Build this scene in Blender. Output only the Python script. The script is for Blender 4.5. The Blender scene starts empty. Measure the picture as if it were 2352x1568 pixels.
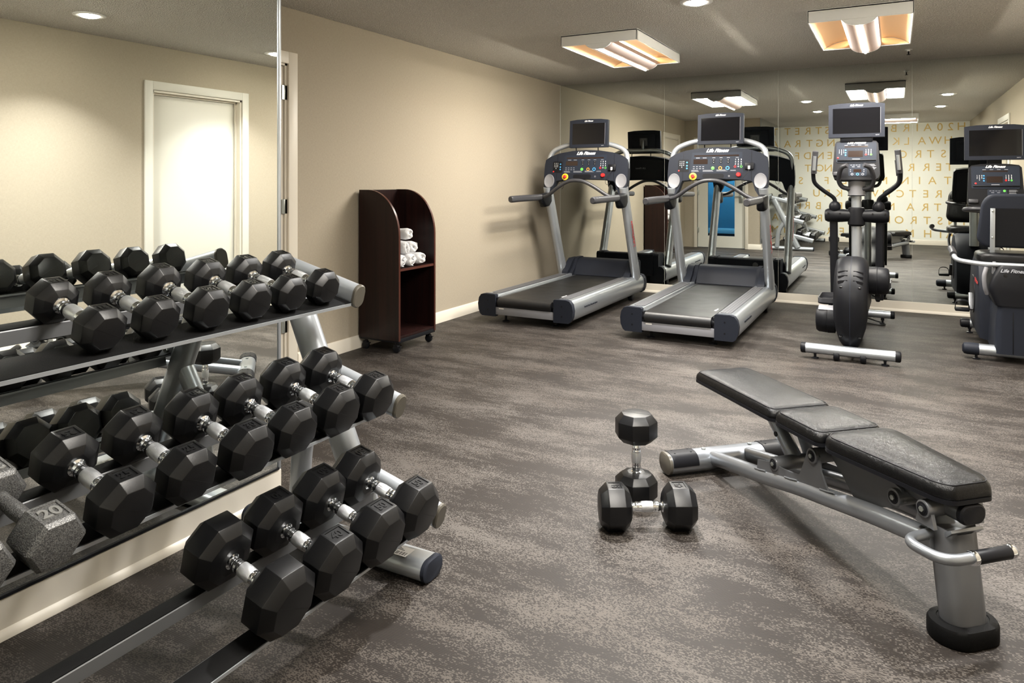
import bpy, bmesh, math, random
from mathutils import Vector, Matrix, Euler
random.seed(7)
SC = bpy.context.scene
COL = SC.collection
PI = math.pi
R = math.radians

# ------------------------------------------------------------------ mesh helpers
def V(*a):
    return Vector(a)

def circ(r, n=24, cx=0, cy=0, ry=None, a0=0.0):
    ry = r if ry is None else ry
    return [(cx + r * math.cos(a0 + 2 * PI * i / n), cy + ry * math.sin(a0 + 2 * PI * i / n)) for i in range(n)]

def rrect(w, h, r, n=5, cx=0, cy=0):
    r = min(r, w / 2 - 1e-5, h / 2 - 1e-5)
    pts = []
    for (sx, sy, a) in ((1, -1, -90), (1, 1, 0), (-1, 1, 90), (-1, -1, 180)):
        for i in range(n + 1):
            t = R(a + 90 * i / n)
            pts.append((cx + sx * (w / 2 - r) + r * math.cos(t), cy + sy * (h / 2 - r) + r * math.sin(t)))
    return pts

def smooth(pts, n=6):
    P = [Vector(p) for p in pts]
    out = []
    for i in range(len(P) - 1):
        p0 = P[i - 1] if i > 0 else P[i] * 2 - P[i + 1]
        p1, p2 = P[i], P[i + 1]
        p3 = P[i + 2] if i + 2 < len(P) else P[i + 1] * 2 - P[i]
        for k in range(n):
            t = k / n
            out.append(0.5 * ((2 * p1) + (p2 - p0) * t + (2 * p0 - 5 * p1 + 4 * p2 - p3) * t * t + (3 * p1 - p0 - 3 * p2 + p3) * t ** 3))
    out.append(P[-1])
    return out

def fillet(pts, rad, n=6):
    P = [Vector(p) for p in pts]
    out = [P[0]]
    for i in range(1, len(P) - 1):
        a, b, c = P[i - 1], P[i], P[i + 1]
        d1, d2 = (a - b), (c - b)
        rr = rad[i - 1] if isinstance(rad, (list, tuple)) else rad
        l = min(rr, d1.length * .49, d2.length * .49)
        s, e = b + d1.normalized() * l, b + d2.normalized() * l
        for k in range(n + 1):
            t = k / n
            out.append((1 - t) ** 2 * s + 2 * t * (1 - t) * b + t * t * e)
    out.append(P[-1])
    return out

def offset2d(pts, d):
    n = len(pts)
    out = []
    for i in range(n):
        a, b, c = Vector(pts[i - 1]), Vector(pts[i]), Vector(pts[(i + 1) % n])
        e1, e2 = (b - a), (c - b)
        if e1.length < 1e-7: e1 = e2
        if e2.length < 1e-7: e2 = e1
        n1 = Vector((-e1.y, e1.x)).normalized()
        n2 = Vector((-e2.y, e2.x)).normalized()
        m = n1 + n2
        if m.length < 1e-6:
            m = n1
        m.normalize()
        k = d / max(.35, m.dot(n1))
        out.append((b.x + m.x * k, b.y + m.y * k))
    return out

class MB:
    def __init__(self):
        self.bm = bmesh.new()

    def _merge(self, t, M=None, bev=0, seg=2, ang=35):
        if bev > 0:
            es = [e for e in t.edges if len(e.link_faces) == 2 and e.calc_face_angle(0) > R(ang)]
            if es:
                bmesh.ops.bevel(t, geom=es, offset=bev, segments=seg, profile=.5, affect='EDGES', clamp_overlap=True)
        if M is not None:
            bmesh.ops.transform(t, matrix=M, verts=t.verts)
        me = bpy.data.meshes.new('tmp')
        t.to_mesh(me)
        t.free()
        self.bm.from_mesh(me)
        bpy.data.meshes.remove(me)
        return self

    def box(self, x0, x1, y0, y1, z0, z1, bev=0, seg=2, M=None):
        t = bmesh.new()
        bmesh.ops.create_cube(t, size=1)
        for v in t.verts:
            v.co = Vector(((x0 + x1) / 2 + v.co.x * (x1 - x0), (y0 + y1) / 2 + v.co.y * (y1 - y0), (z0 + z1) / 2 + v.co.z * (z1 - z0)))
        return self._merge(t, M, bev, seg)

    def poly(self, pts, z0, z1, bev=0, seg=2, M=None, plane='XY', ang=35):
        t = bmesh.new()
        area = sum(pts[i - 1][0] * pts[i][1] - pts[i][0] * pts[i - 1][1] for i in range(len(pts)))
        if area < 0:
            pts = pts[::-1]
        if z0 > z1:
            z0, z1 = z1, z0
        lo = [t.verts.new((p[0], p[1], z0)) for p in pts]
        hi = [t.verts.new((p[0], p[1], z1)) for p in pts]
        n = len(pts)
        t.faces.new(lo[::-1])
        t.faces.new(hi)
        for i in range(n):
            t.faces.new((lo[i], lo[(i + 1) % n], hi[(i + 1) % n], hi[i]))
        A = {'XY': Matrix.Identity(4),
             'XZ': Matrix(((1, 0, 0, 0), (0, 0, -1, 0), (0, 1, 0, 0), (0, 0, 0, 1))),
             'YZ': Matrix(((0, 0, 1, 0), (1, 0, 0, 0), (0, 1, 0, 0), (0, 0, 0, 1)))}[plane]
        # XZ: polygon (x,z) extruded along y in [-z1,-z0]; YZ: polygon (y,z) extruded along x in [z0,z1]
        return self._merge(t, A if M is None else M @ A, bev, seg, ang)

    def polyY(self, pts, y0, y1, bev=0, seg=2, M=None, ang=35):
        return self.poly(pts, -y1, -y0, bev, seg, M, 'XZ', ang)

    def polyX(self, pts, x0, x1, bev=0, seg=2, M=None, ang=35):
        return self.poly(pts, x0, x1, bev, seg, M, 'YZ', ang)

    def loft(self, rings, caps=True, closed=False, M=None):
        t = bmesh.new()
        vs = [[t.verts.new(p) for p in r] for r in rings]
        n = len(vs[0])
        for a, b in zip(vs[:-1], vs[1:]):
            for i in range(n):
                t.faces.new((a[i], a[(i + 1) % n], b[(i + 1) % n], b[i]))
        if closed:
            a, b = vs[-1], vs[0]
            for i in range(n):
                t.faces.new((a[i], a[(i + 1) % n], b[(i + 1) % n], b[i]))
        elif caps:
            t.faces.new(vs[0][::-1])
            t.faces.new(vs[-1])
        bmesh.ops.recalc_face_normals(t, faces=t.faces)
        return self._merge(t, M)

    def tube(self, path, prof, caps=True, up=(0, 0, 1), closed=False, M=None, scale=None):
        if isinstance(prof, (int, float)):
            prof = circ(prof, 14)
        P = [Vector(p) for p in path]
        n = len(P)
        tan = []
        for i in range(n):
            if closed:
                d = P[(i + 1) % n] - P[i - 1]
            else:
                d = P[min(i + 1, n - 1)] - P[max(i - 1, 0)]
            tan.append(d.normalized())
        upv = Vector(up)
        if abs(tan[0].dot(upv.normalized())) > .95:
            upv = Vector((0, 1, 0)) if abs(tan[0].y) < .9 else Vector((1, 0, 0))
        u = (upv - tan[0] * upv.dot(tan[0])).normalized()
        rings = []
        for i in range(n):
            u = (u - tan[i] * u.dot(tan[i])).normalized()
            s = u.cross(tan[i])
            k = scale[i] if scale else 1
            rings.append([P[i] + s * (p[0] * k) + u * (p[1] * k) for p in prof])
        return self.loft(rings, caps, closed, M)

    def lathe(self, prof, n=24, M=None, cap=True):
        """prof: list of (r, h) along +Z"""
        rings = [[Vector((r * math.cos(2 * PI * i / n), r * math.sin(2 * PI * i / n), h)) for i in range(n)] for r, h in prof]
        return self.loft(rings, cap, False, M)

    def cyl(self, a, b, r, n=20, bev=0):
        a, b = Vector(a), Vector(b)
        L = (b - a).length
        M = Matrix.Translation(a) @ (b - a).to_track_quat('Z', 'Y').to_matrix().to_4x4()
        prof = [(r, 0), (r, L)] if not bev else [(r - bev, 0), (r - bev * .3, bev * .3), (r, bev), (r, L - bev), (r - bev * .3, L - bev * .3), (r - bev, L)]
        return self.lathe(prof, n, M)

    def ball(self, c, rx, ry=None, rz=None, n=20, m=12, M=None):
        ry = rx if ry is None else ry
        rz = rx if rz is None else rz
        rings = []
        for j in range(m + 1):
            a = -PI / 2 + PI * j / m
            a = max(-PI / 2 + .02, min(PI / 2 - .02, a))
            rings.append([Vector((c[0] + rx * math.cos(a) * math.cos(2 * PI * i / n), c[1] + ry * math.cos(a) * math.sin(2 * PI * i / n), c[2] + rz * math.sin(a))) for i in range(n)])
        return self.loft(rings, True, False, M)

    def pad(self, outline, prof, M=None):
        """outline ccw 2D; prof [(inset, z)]"""
        rings = []
        xs, ys = [p[0] for p in outline], [p[1] for p in outline]
        cx, cy, hx, hy = (min(xs) + max(xs)) / 2, (min(ys) + max(ys)) / 2, (max(xs) - min(xs)) / 2, (max(ys) - min(ys)) / 2
        for ins, z in prof:
            o = [(cx + (p[0] - cx) * (1 - ins / hx), cy + (p[1] - cy) * (1 - ins / hy)) for p in outline]
            rings.append([Vector((p[0], p[1], z)) for p in o])
        return self.loft(rings, True, False, M)

    def build(self, name, mat, parent=None, ang=35, M=None, flat=False):
        if M is not None:
            bmesh.ops.transform(self.bm, matrix=M, verts=self.bm.verts)
        me = bpy.data.meshes.new(name)
        self.bm.to_mesh(me)
        self.bm.free()
        me.materials.append(mat)
        if not flat:
            me.polygons.foreach_set('use_smooth', [True] * len(me.polygons))
            me.set_sharp_from_angle(angle=R(ang))
        me.update()
        return link(name, me, parent)

def link(name, data, parent=None, M=None):
    o = bpy.data.objects.new(name, data)
    COL.objects.link(o)
    if parent is not None:
        o.parent = parent
    if M is not None:
        o.matrix_basis = M
    return o

def tag(o, label=None, cat=None, group=None, kind=None):
    for k, v in (('label', label), ('category', cat), ('group', group), ('kind', kind)):
        if v: o[k] = v
    return o

def thing(name, label, cat, loc=(0, 0, 0), rotz=0, group=None):
    o = bpy.data.objects.new(name, None)
    COL.objects.link(o)
    o.empty_display_size = .05
    o.location = loc
    o.rotation_euler = (0, 0, rotz)
    return tag(o, label, cat, group)

def copy_tree(o, parent=None):
    c = o.copy()
    COL.objects.link(c)
    if parent is not None:
        c.parent = parent
    for ch in list(o.children):
        copy_tree(ch, c)
    return c

_tx = {}
def text_data(s, size, ext, mat, shear=0, bold=0, align='CENTER', sp=1.0):
    key = (s, size, ext, mat.name, shear, bold, align, sp)
    if key in _tx: return _tx[key]
    cu = bpy.data.curves.new('txt', 'FONT')
    cu.body = s; cu.size = size; cu.extrude = ext; cu.shear = shear; cu.offset = bold
    cu.align_x = align; cu.align_y = 'CENTER'; cu.space_character = sp; cu.resolution_u = 3
    ob = bpy.data.objects.new('txt', cu)
    COL.objects.link(ob)
    dg = bpy.context.evaluated_depsgraph_get()
    dg.update()
    me = bpy.data.meshes.new_from_object(ob.evaluated_get(dg))
    bpy.data.objects.remove(ob)
    bpy.data.curves.remove(cu)
    me.materials.clear(); me.materials.append(mat)
    _tx[key] = me
    return me

def text(name, s, size, mat, parent, M, ext=.0006, shear=0, bold=0, align='CENTER', sp=1.0):
    return link(name, text_data(s, size, ext, mat, shear, bold, align, sp), parent, M)

def frame(o, x, y):
    """matrix with origin o, x axis, y axis (z = x cross y)"""
    x = Vector(x).normalized(); y = Vector(y); y = (y - x * y.dot(x)).normalized(); z = x.cross(y)
    return Matrix(((x.x, y.x, z.x, o[0]), (x.y, y.y, z.y, o[1]), (x.z, y.z, z.z, o[2]), (0, 0, 0, 1)))

# ------------------------------------------------------------------ materials
def newmat(name):
    m = bpy.data.materials.new(name)
    m.use_nodes = True
    nt = m.node_tree
    return m, nt, nt.nodes['Principled BSDF']

def N(nt, typ, **kw):
    n = nt.nodes.new(typ)
    for k, v in kw.items():
        if k.startswith('i_'):
            n.inputs[k[2:].replace('_', ' ')].default_value = v
        else:
            setattr(n, k, v)
    return n

def c4(c):
    return (c[0], c[1], c[2], 1)

def simple(name, col, rough=.5, metal=0, bump=0, bscale=300, spec=None, coat=0, vary=0, vscale=20, bdist=.001):
    m, nt, b = newmat(name)
    b.inputs['Base Color'].default_value = c4(col)
    b.inputs['Roughness'].default_value = rough
    b.inputs['Metallic'].default_value = metal
    if spec is not None: b.inputs['Specular IOR Level'].default_value = spec
    if coat: b.inputs['Coat Weight'].default_value = coat
    tc = N(nt, 'ShaderNodeTexCoord')
    if vary:
        nz = N(nt, 'ShaderNodeTexNoise', i_Scale=vscale, i_Detail=4.0)
        nt.links.new(tc.outputs['Object'], nz.inputs['Vector'])
        mr = N(nt, 'ShaderNodeMapRange')
        mr.inputs['To Min'].default_value = max(.02, rough - vary); mr.inputs['To Max'].default_value = min(1, rough + vary)
        nt.links.new(nz.outputs['Fac'], mr.inputs['Value'])
        nt.links.new(mr.outputs['Result'], b.inputs['Roughness'])
    if bump:
        nz = N(nt, 'ShaderNodeTexNoise', i_Scale=bscale, i_Detail=2.0)
        nt.links.new(tc.outputs['Object'], nz.inputs['Vector'])
        bp = N(nt, 'ShaderNodeBump', i_Strength=bump, i_Distance=bdist)
        nt.links.new(nz.outputs['Fac'], bp.inputs['Height'])
        nt.links.new(bp.outputs['Normal'], b.inputs['Normal'])
    return m

def emit(name, col, s):
    m, nt, b = newmat(name)
    b.inputs['Base Color'].default_value = c4(col)
    b.inputs['Emission Color'].default_value = c4(col)
    b.inputs['Emission Strength'].default_value = s
    return m

def mat_wall():
    m, nt, b = newmat('linen wallpaper')
    L = nt.links.new
    tc = N(nt, 'ShaderNodeTexCoord')
    mp1 = N(nt, 'ShaderNodeMapping'); mp1.inputs['Scale'].default_value = (900, 900, 40)
    mp2 = N(nt, 'ShaderNodeMapping'); mp2.inputs['Scale'].default_value = (50, 50, 900)
    L(tc.outputs['Object'], mp1.inputs['Vector']); L(tc.outputs['Object'], mp2.inputs['Vector'])
    a = N(nt, 'ShaderNodeTexNoise', i_Scale=1.0, i_Detail=3.0); c = N(nt, 'ShaderNodeTexNoise', i_Scale=1.0, i_Detail=3.0)
    L(mp1.outputs[0], a.inputs['Vector']); L(mp2.outputs[0], c.inputs['Vector'])
    ad = N(nt, 'ShaderNodeMath', operation='ADD'); L(a.outputs['Fac'], ad.inputs[0]); L(c.outputs['Fac'], ad.inputs[1])
    big = N(nt, 'ShaderNodeTexNoise', i_Scale=70.0, i_Detail=4.0); L(tc.outputs['Object'], big.inputs['Vector'])
    ad2 = N(nt, 'ShaderNodeMath', operation='MULTIPLY_ADD'); L(big.outputs['Fac'], ad2.inputs[0]); ad2.inputs[1].default_value = .35; L(ad.outputs[0], ad2.inputs[2])
    cr = N(nt, 'ShaderNodeValToRGB')
    cr.color_ramp.elements[0].position = .85; cr.color_ramp.elements[0].color = (.330, .286, .222, 1)
    cr.color_ramp.elements[1].position = 1.65; cr.color_ramp.elements[1].color = (.440, .387, .303, 1)
    mr = N(nt, 'ShaderNodeMapRange'); mr.inputs['From Min'].default_value = .78; mr.inputs['From Max'].default_value = 1.58
    cr.color_ramp.elements[0].position = 0; cr.color_ramp.elements[1].position = 1
    L(ad2.outputs[0], mr.inputs['Value']); L(mr.outputs['Result'], cr.inputs['Fac'])
    L(cr.outputs['Color'], b.inputs['Base Color'])
    b.inputs['Roughness'].default_value = .85
    bp = N(nt, 'ShaderNodeBump', i_Strength=.12, i_Distance=.001)
    L(ad.outputs[0], bp.inputs['Height']); L(bp.outputs['Normal'], b.inputs['Normal'])
    return m

def mat_ceiling():
    m, nt, b = newmat('popcorn ceiling')
    L = nt.links.new
    tc = N(nt, 'ShaderNodeTexCoord')
    a = N(nt, 'ShaderNodeTexNoise', i_Scale=75.0, i_Detail=3.0); L(tc.outputs['Object'], a.inputs['Vector'])
    v = N(nt, 'ShaderNodeTexVoronoi', i_Scale=110.0); L(tc.outputs['Object'], v.inputs['Vector'])
    mx = N(nt, 'ShaderNodeMath', operation='SUBTRACT'); L(a.outputs['Fac'], mx.inputs[0]); L(v.outputs['Distance'], mx.inputs[1])
    cr = N(nt, 'ShaderNodeValToRGB')
    cr.color_ramp.elements[0].position = .0; cr.color_ramp.elements[0].color = (.66, .64, .60, 1)
    cr.color_ramp.elements[1].position = .45; cr.color_ramp.elements[1].color = (.95, .93, .89, 1)
    L(mx.outputs[0], cr.inputs['Fac']); L(cr.outputs['Color'], b.inputs['Base Color'])
    b.inputs['Roughness'].default_value = .95
    bp = N(nt, 'ShaderNodeBump', i_Strength=.9, i_Distance=.012)
    L(mx.outputs[0], bp.inputs['Height']); L(bp.outputs['Normal'], b.inputs['Normal'])
    return m

def mat_floor():
    m, nt, b = newmat('woven vinyl floor')
    L = nt.links.new
    tc = N(nt, 'ShaderNodeTexCoord')
    sn = N(nt, 'ShaderNodeVectorMath', operation='SNAP'); sn.inputs[1].default_value = (.0046, .0028, 1)
    L(tc.outputs['Object'], sn.inputs[0])
    def noise(sc, det, rough=.55):
        mp = N(nt, 'ShaderNodeMapping'); mp.inputs['Scale'].default_value = sc
        L(sn.outputs[0], mp.inputs['Vector'])
        n = N(nt, 'ShaderNodeTexNoise', i_Scale=1.0, i_Detail=det, i_Roughness=rough)
        L(mp.outputs[0], n.inputs['Vector'])
        return n.outputs['Fac']
    def madd(a, k, c):
        n = N(nt, 'ShaderNodeMath', operation='MULTIPLY_ADD')
        L(a, n.inputs[0]); n.inputs[1].default_value = k
        if isinstance(c, (int, float)): n.inputs[2].default_value = c
        else: L(c, n.inputs[2])
        return n.outputs[0]
    n1 = noise((1.9, 5.2, 1), 3.0)
    n2 = noise((9, 30, 1), 4.0, .6)
    w = N(nt, 'ShaderNodeTexWhiteNoise', noise_dimensions='2D'); L(sn.outputs[0], w.inputs['Vector'])
    val = madd(n1, 1.5, 0.0)
    val = madd(n2, .75, val)
    val = madd(w.outputs['Value'], .56, val)
    cr = N(nt, 'ShaderNodeValToRGB')
    e = cr.color_ramp.elements
    e[0].position = .0; e[0].color = (0, 0, 0, 1); e[1].position = 1.0; e[1].color = (1, 1, 1, 1)
    mr = N(nt, 'ShaderNodeMapRange'); mr.inputs['From Min'].default_value = 1.47; mr.inputs['From Max'].default_value = 1.54
    L(val, mr.inputs['Value'])
    # thread stripes of the weave
    sx = N(nt, 'ShaderNodeSeparateXYZ'); L(tc.outputs['Object'], sx.inputs[0])
    st = N(nt, 'ShaderNodeMath', operation='MULTIPLY'); L(sx.outputs['Y'], st.inputs[0]); st.inputs[1].default_value = 2 * PI / .0056
    si = N(nt, 'ShaderNodeMath', operation='SINE'); L(st.outputs[0], si.inputs[0])
    dk = N(nt, 'ShaderNodeMixRGB'); dk.inputs['Color1'].default_value = (.0125, .0098, .0083, 1); dk.inputs['Color2'].default_value = (.0275, .023, .0202, 1)
    sr = N(nt, 'ShaderNodeMapRange'); sr.inputs['From Min'].default_value = -1; L(si.outputs[0], sr.inputs['Value']); L(sr.outputs['Result'], dk.inputs['Fac'])
    n3 = noise((.8, 1.1, 1), 2.0)
    tone = N(nt, 'ShaderNodeMixRGB'); tone.blend_type = 'MULTIPLY'; tone.inputs['Fac'].default_value = 1
    tr = N(nt, 'ShaderNodeValToRGB'); tr.color_ramp.elements[0].position = .35; tr.color_ramp.elements[0].color = (.78, .74, .70, 1); tr.color_ramp.elements[1].position = .65; tr.color_ramp.elements[1].color = (1.0, 1.0, 1.0, 1)
    L(n3, tr.inputs['Fac'])
    mix = N(nt, 'ShaderNodeMixRGB'); L(mr.outputs['Result'], mix.inputs['Fac']); L(dk.outputs[0], mix.inputs['Color1']); mix.inputs['Color2'].default_value = (.078, .0695, .0625, 1)
    L(mix.outputs[0], tone.inputs['Color1']); L(tr.outputs['Color'], tone.inputs['Color2'])
    L(tone.outputs[0], b.inputs['Base Color'])
    b.inputs['Roughness'].default_value = .54
    b.inputs['Specular IOR Level'].default_value = .24
    bp = N(nt, 'ShaderNodeBump', i_Strength=.25, i_Distance=.0012)
    hh = madd(mr.outputs['Result'], .6, sr.outputs['Result'])
    L(hh, bp.inputs['Height']); L(bp.outputs['Normal'], b.inputs['Normal'])
    return m

def mat_leather():
    m, nt, b = newmat('black grained vinyl')
    L = nt.links.new
    tc = N(nt, 'ShaderNodeTexCoord')
    nz = N(nt, 'ShaderNodeTexNoise', i_Scale=60.0, i_Detail=2.0); L(tc.outputs['Object'], nz.inputs['Vector'])
    mp = N(nt, 'ShaderNodeMixRGB'); mp.inputs['Fac'].default_value = .06
    L(tc.outputs['Object'], mp.inputs['Color1']); L(nz.outputs['Color'], mp.inputs['Color2'])
    v = N(nt, 'ShaderNodeTexVoronoi', i_Scale=300.0, feature='DISTANCE_TO_EDGE'); L(mp.outputs[0], v.inputs['Vector'])
    bp = N(nt, 'ShaderNodeBump', i_Strength=.42, i_Distance=.0012); L(v.outputs['Distance'], bp.inputs['Height'])
    L(bp.outputs['Normal'], b.inputs['Normal'])
    b.inputs['Base Color'].default_value = (.0022, .0022, .0026, 1); b.inputs['Roughness'].default_value = .29; b.inputs['Specular IOR Level'].default_value = .26
    return m

def mat_wood():
    m, nt, b = newmat('dark mahogany laminate')
    L = nt.links.new
    tc = N(nt, 'ShaderNodeTexCoord')
    mp = N(nt, 'ShaderNodeMapping'); mp.inputs['Scale'].default_value = (40, 40, 1.5); L(tc.outputs['Object'], mp.inputs['Vector'])
    nz = N(nt, 'ShaderNodeTexNoise', i_Scale=1.0, i_Detail=5.0); L(mp.outputs[0], nz.inputs['Vector'])
    cr = N(nt, 'ShaderNodeValToRGB'); cr.color_ramp.elements[0].position = .3; cr.color_ramp.elements[0].color = (.007, .0028, .0028, 1)
    cr.color_ramp.elements[1].position = .75; cr.color_ramp.elements[1].color = (.021, .007, .0058, 1)
    L(nz.outputs['Fac'], cr.inputs['Fac']); L(cr.outputs['Color'], b.inputs['Base Color'])
    b.inputs['Roughness'].default_value = .34
    b.inputs['Specular IOR Level'].default_value = .3
    return m

def mat_iron():
    m, nt, b = newmat('hammertone cast iron')
    L = nt.links.new
    tc = N(nt, 'ShaderNodeTexCoord')
    v = N(nt, 'ShaderNodeTexVoronoi', i_Scale=400.0); L(tc.outputs['Object'], v.inputs['Vector'])
    nz = N(nt, 'ShaderNodeTexNoise', i_Scale=380.0, i_Detail=3.0); L(tc.outputs['Object'], nz.inputs['Vector'])
    cr = N(nt, 'ShaderNodeValToRGB'); cr.color_ramp.elements[0].position = .4; cr.color_ramp.elements[0].color = (.055, .055, .056, 1)
    cr.color_ramp.elements[1].position = .62; cr.color_ramp.elements[1].color = (.15, .15, .148, 1)
    L(nz.outputs['Fac'], cr.inputs['Fac']); L(cr.outputs['Color'], b.inputs['Base Color'])
    b.inputs['Metallic'].default_value = .35; b.inputs['Roughness'].default_value = .42
    bp = N(nt, 'ShaderNodeBump', i_Strength=.4, i_Distance=.0015); L(v.outputs['Distance'], bp.inputs['Height']); L(bp.outputs['Normal'], b.inputs['Normal'])
    return m

def mat_textwall():
    m, nt, b = newmat('off white mural paper')
    L = nt.links.new
    tc = N(nt, 'ShaderNodeTexCoord')
    nz = N(nt, 'ShaderNodeTexNoise', i_Scale=1.3, i_Detail=3.0); L(tc.outputs['Object'], nz.inputs['Vector'])
    cr = N(nt, 'ShaderNodeValToRGB'); cr.color_ramp.elements[0].position = .3; cr.color_ramp.elements[0].color = (.80, .81, .75, 1)
    cr.color_ramp.elements[1].position = .7; cr.color_ramp.elements[1].color = (.88, .89, .84, 1)
    L(nz.outputs['Fac'], cr.inputs['Fac']); L(cr.outputs['Color'], b.inputs['Base Color'])
    b.inputs['Roughness'].default_value = .7
    return m

def mat_knurl():
    m, nt, b = newmat('knurled chrome')
    L = nt.links.new
    tc = N(nt, 'ShaderNodeTexCoord')
    ch = N(nt, 'ShaderNodeTexChecker', i_Scale=700.0); 
    mp = N(nt, 'ShaderNodeMapping'); mp.inputs['Rotation'].default_value = (.6, .6, .8); L(tc.outputs['Object'], mp.inputs['Vector']); L(mp.outputs[0], ch.inputs['Vector'])
    bp = N(nt, 'ShaderNodeBump', i_Strength=.5, i_Distance=.0006); L(ch.outputs['Fac'], bp.inputs['Height']); L(bp.outputs['Normal'], b.inputs['Normal'])
    b.inputs['Base Color'].default_value = (.74, .76, .79, 1); b.inputs['Metallic'].default_value = 1; b.inputs['Roughness'].default_value = .40
    return m

def mat_treadpad():
    m, nt, b = newmat('studded grey rubber')
    L = nt.links.new
    tc = N(nt, 'ShaderNodeTexCoord')
    sn = N(nt, 'ShaderNodeVectorMath', operation='SCALE'); sn.inputs['Scale'].default_value = 45.0; L(tc.outputs['Object'], sn.inputs[0])
    fr = N(nt, 'ShaderNodeVectorMath', operation='FRACTION'); L(sn.outputs[0], fr.inputs[0])
    sb = N(nt, 'ShaderNodeVectorMath', operation='SUBTRACT'); sb.inputs[1].default_value = (.5, .5, 0); L(fr.outputs[0], sb.inputs[0])
    ml = N(nt, 'ShaderNodeVectorMath', operation='MULTIPLY'); ml.inputs[1].default_value = (1, 1, 0); L(sb.outputs[0], ml.inputs[0])
    ln = N(nt, 'ShaderNodeVectorMath', operation='LENGTH'); L(ml.outputs[0], ln.inputs[0])
    cr = N(nt, 'ShaderNodeValToRGB'); cr.color_ramp.elements[0].position = .28; cr.color_ramp.elements[0].color = (.022, .023, .027, 1)
    cr.color_ramp.elements[1].position = .34; cr.color_ramp.elements[1].color = (.11, .112, .12, 1)
    L(ln.outputs['Value'], cr.inputs['Fac']); L(cr.outputs['Color'], b.inputs['Base Color'])
    b.inputs['Roughness'].default_value = .55
    return m

M_wall = mat_wall(); M_ceil = mat_ceiling(); M_floor = mat_floor(); M_textwall = mat_textwall()
M_trim = simple('cream paint', (.72, .67, .58), .4, bump=.03, bscale=60)
M_door = simple('ivory paint', (.66, .65, .59), .42)
M_mirror = simple('mirror glass', (.82, .85, .82), .0, 1.0)
M_mirror.node_tree.nodes['Principled BSDF'].inputs['Roughness'].default_value = 0
M_mirredge = simple('mirror glass edge', (.06, .10, .085), .15)
M_chrome = simple('polished chrome', (.88, .91, .95), .10, 1.0, vary=.05, vscale=60)
M_knurl = mat_knurl()
M_rubber = simple('black urethane rubber', (.0028, .0029, .0035), .35, bump=.22, bscale=800, vary=.04, vscale=18, spec=.36)
M_rubber2 = simple('black rubber matting', (.0030, .0030, .0032), .62, bump=.4, bscale=600, spec=.12)
M_silver = simple('silver powder coat', (.40, .425, .455), .36, .6, bump=.05, bscale=1500)
M_silver2 = simple('bright silver paint', (.50, .53, .565), .32, .65)
M_alu = simple('brushed aluminium', (.50, .535, .575), .33, .85)
M_rail = simple('grey rail paint', (.18, .185, .195), .42, .4, bump=.05, bscale=1500)
M_bench = simple('silver bench paint', (.30, .318, .345), .34, .8, bump=.05, bscale=1500)
M_gun = simple('metallic grey paint', (.155, .16, .17), .36, .6, bump=.05, bscale=1500)
M_navy = simple('charcoal navy plastic', (.0165, .019, .027), .52, bump=.04, bscale=1200, spec=.15)
M_navy2 = simple('black plastic', (.0062, .0065, .0085), .45, bump=.05, bscale=1200, spec=.2)
M_panel = simple('overlay panel plastic', (.016, .021, .033), .5, spec=.2)
M_grey = simple('mid grey plastic', (.17, .17, .185), .4)
M_lgrey = simple('light grey plastic', (.21, .21, .225), .42)
M_belt = simple('treadmill belt', (.0095, .0095, .010), .42, bump=.08, bscale=600, vary=.12, vscale=5)
M_screen = simple('dark glass screen', (.004, .004, .005), .06)
M_led = simple('brown display glass', (.022, .013, .010), .15)
M_white = simple('white print', (.80, .80, .80), .5)
M_dimwhite = simple('grey print', (.32, .33, .36), .5)
M_red = simple('red plastic', (.65, .02, .02), .35)
M_redprint = simple('red print', (.5, .03, .03), .4)
M_yellow = simple('yellow plastic', (.75, .50, .03), .4)
M_green = simple('green key', (.12, .55, .08), .4)
M_orange = simple('orange key', (.65, .28, .04), .4)
M_blue = simple('blue key', (.06, .30, .60), .4)
M_cable = simple('black cable', (.01, .01, .01), .45)
M_leather = mat_leather(); M_wood = mat_wood(); M_iron = mat_iron(); M_treadpad = mat_treadpad()
M_woodedge = simple('mahogany edge band', (.075, .022, .014), .3)
M_towel = simple('white terry cloth', (.82, .82, .84), .95, bump=.9, bscale=350, bdist=.004)
M_gold = simple('gold lettering', (.66, .46, .15), .45)
M_hall = simple('blue hallway paint', (.035, .20, .34), .6)
M_cyan = simple('light blue hall trim and painted-lit wall', (.25, .62, .82), .5)
M_whitemetal = simple('white enamel', (.86, .87, .87), .4)
M_label = simple('paper label', (.72, .70, .66), .6)
M_steel = simple('zinc bolt', (.45, .48, .46), .3, .9)
M_cap = simple('brown grey end cap', (.075, .068, .055), .35)
M_seam = simple('bright mirror joint', (.55, .56, .50), .3)
# ------------------------------------------------------------------ the room
XL, XM, XR = -3.60, -2.18, 1.28          # left wall, mirrored bulkhead, right wall
YF, YA, YB = -.57, 2.05, 7.88            # wall with lettering, return wall, mirrored back wall
ZC = 2.44
T = .12

def struct(name, mb, mat, parent=None, **k):
    o = mb.build(name, mat, parent, **k)
    if parent is None:
        o['kind'] = 'structure'
    return o

m = MB(); m.box(XL - T, XR + T, YF - T, YB + T, -.10, 0); struct('floor', m, M_floor)
m = MB(); m.box(XL - T, XR + T, YF - T, YB + T, ZC, ZC + .1); struct('ceiling', m, M_ceil)

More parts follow.
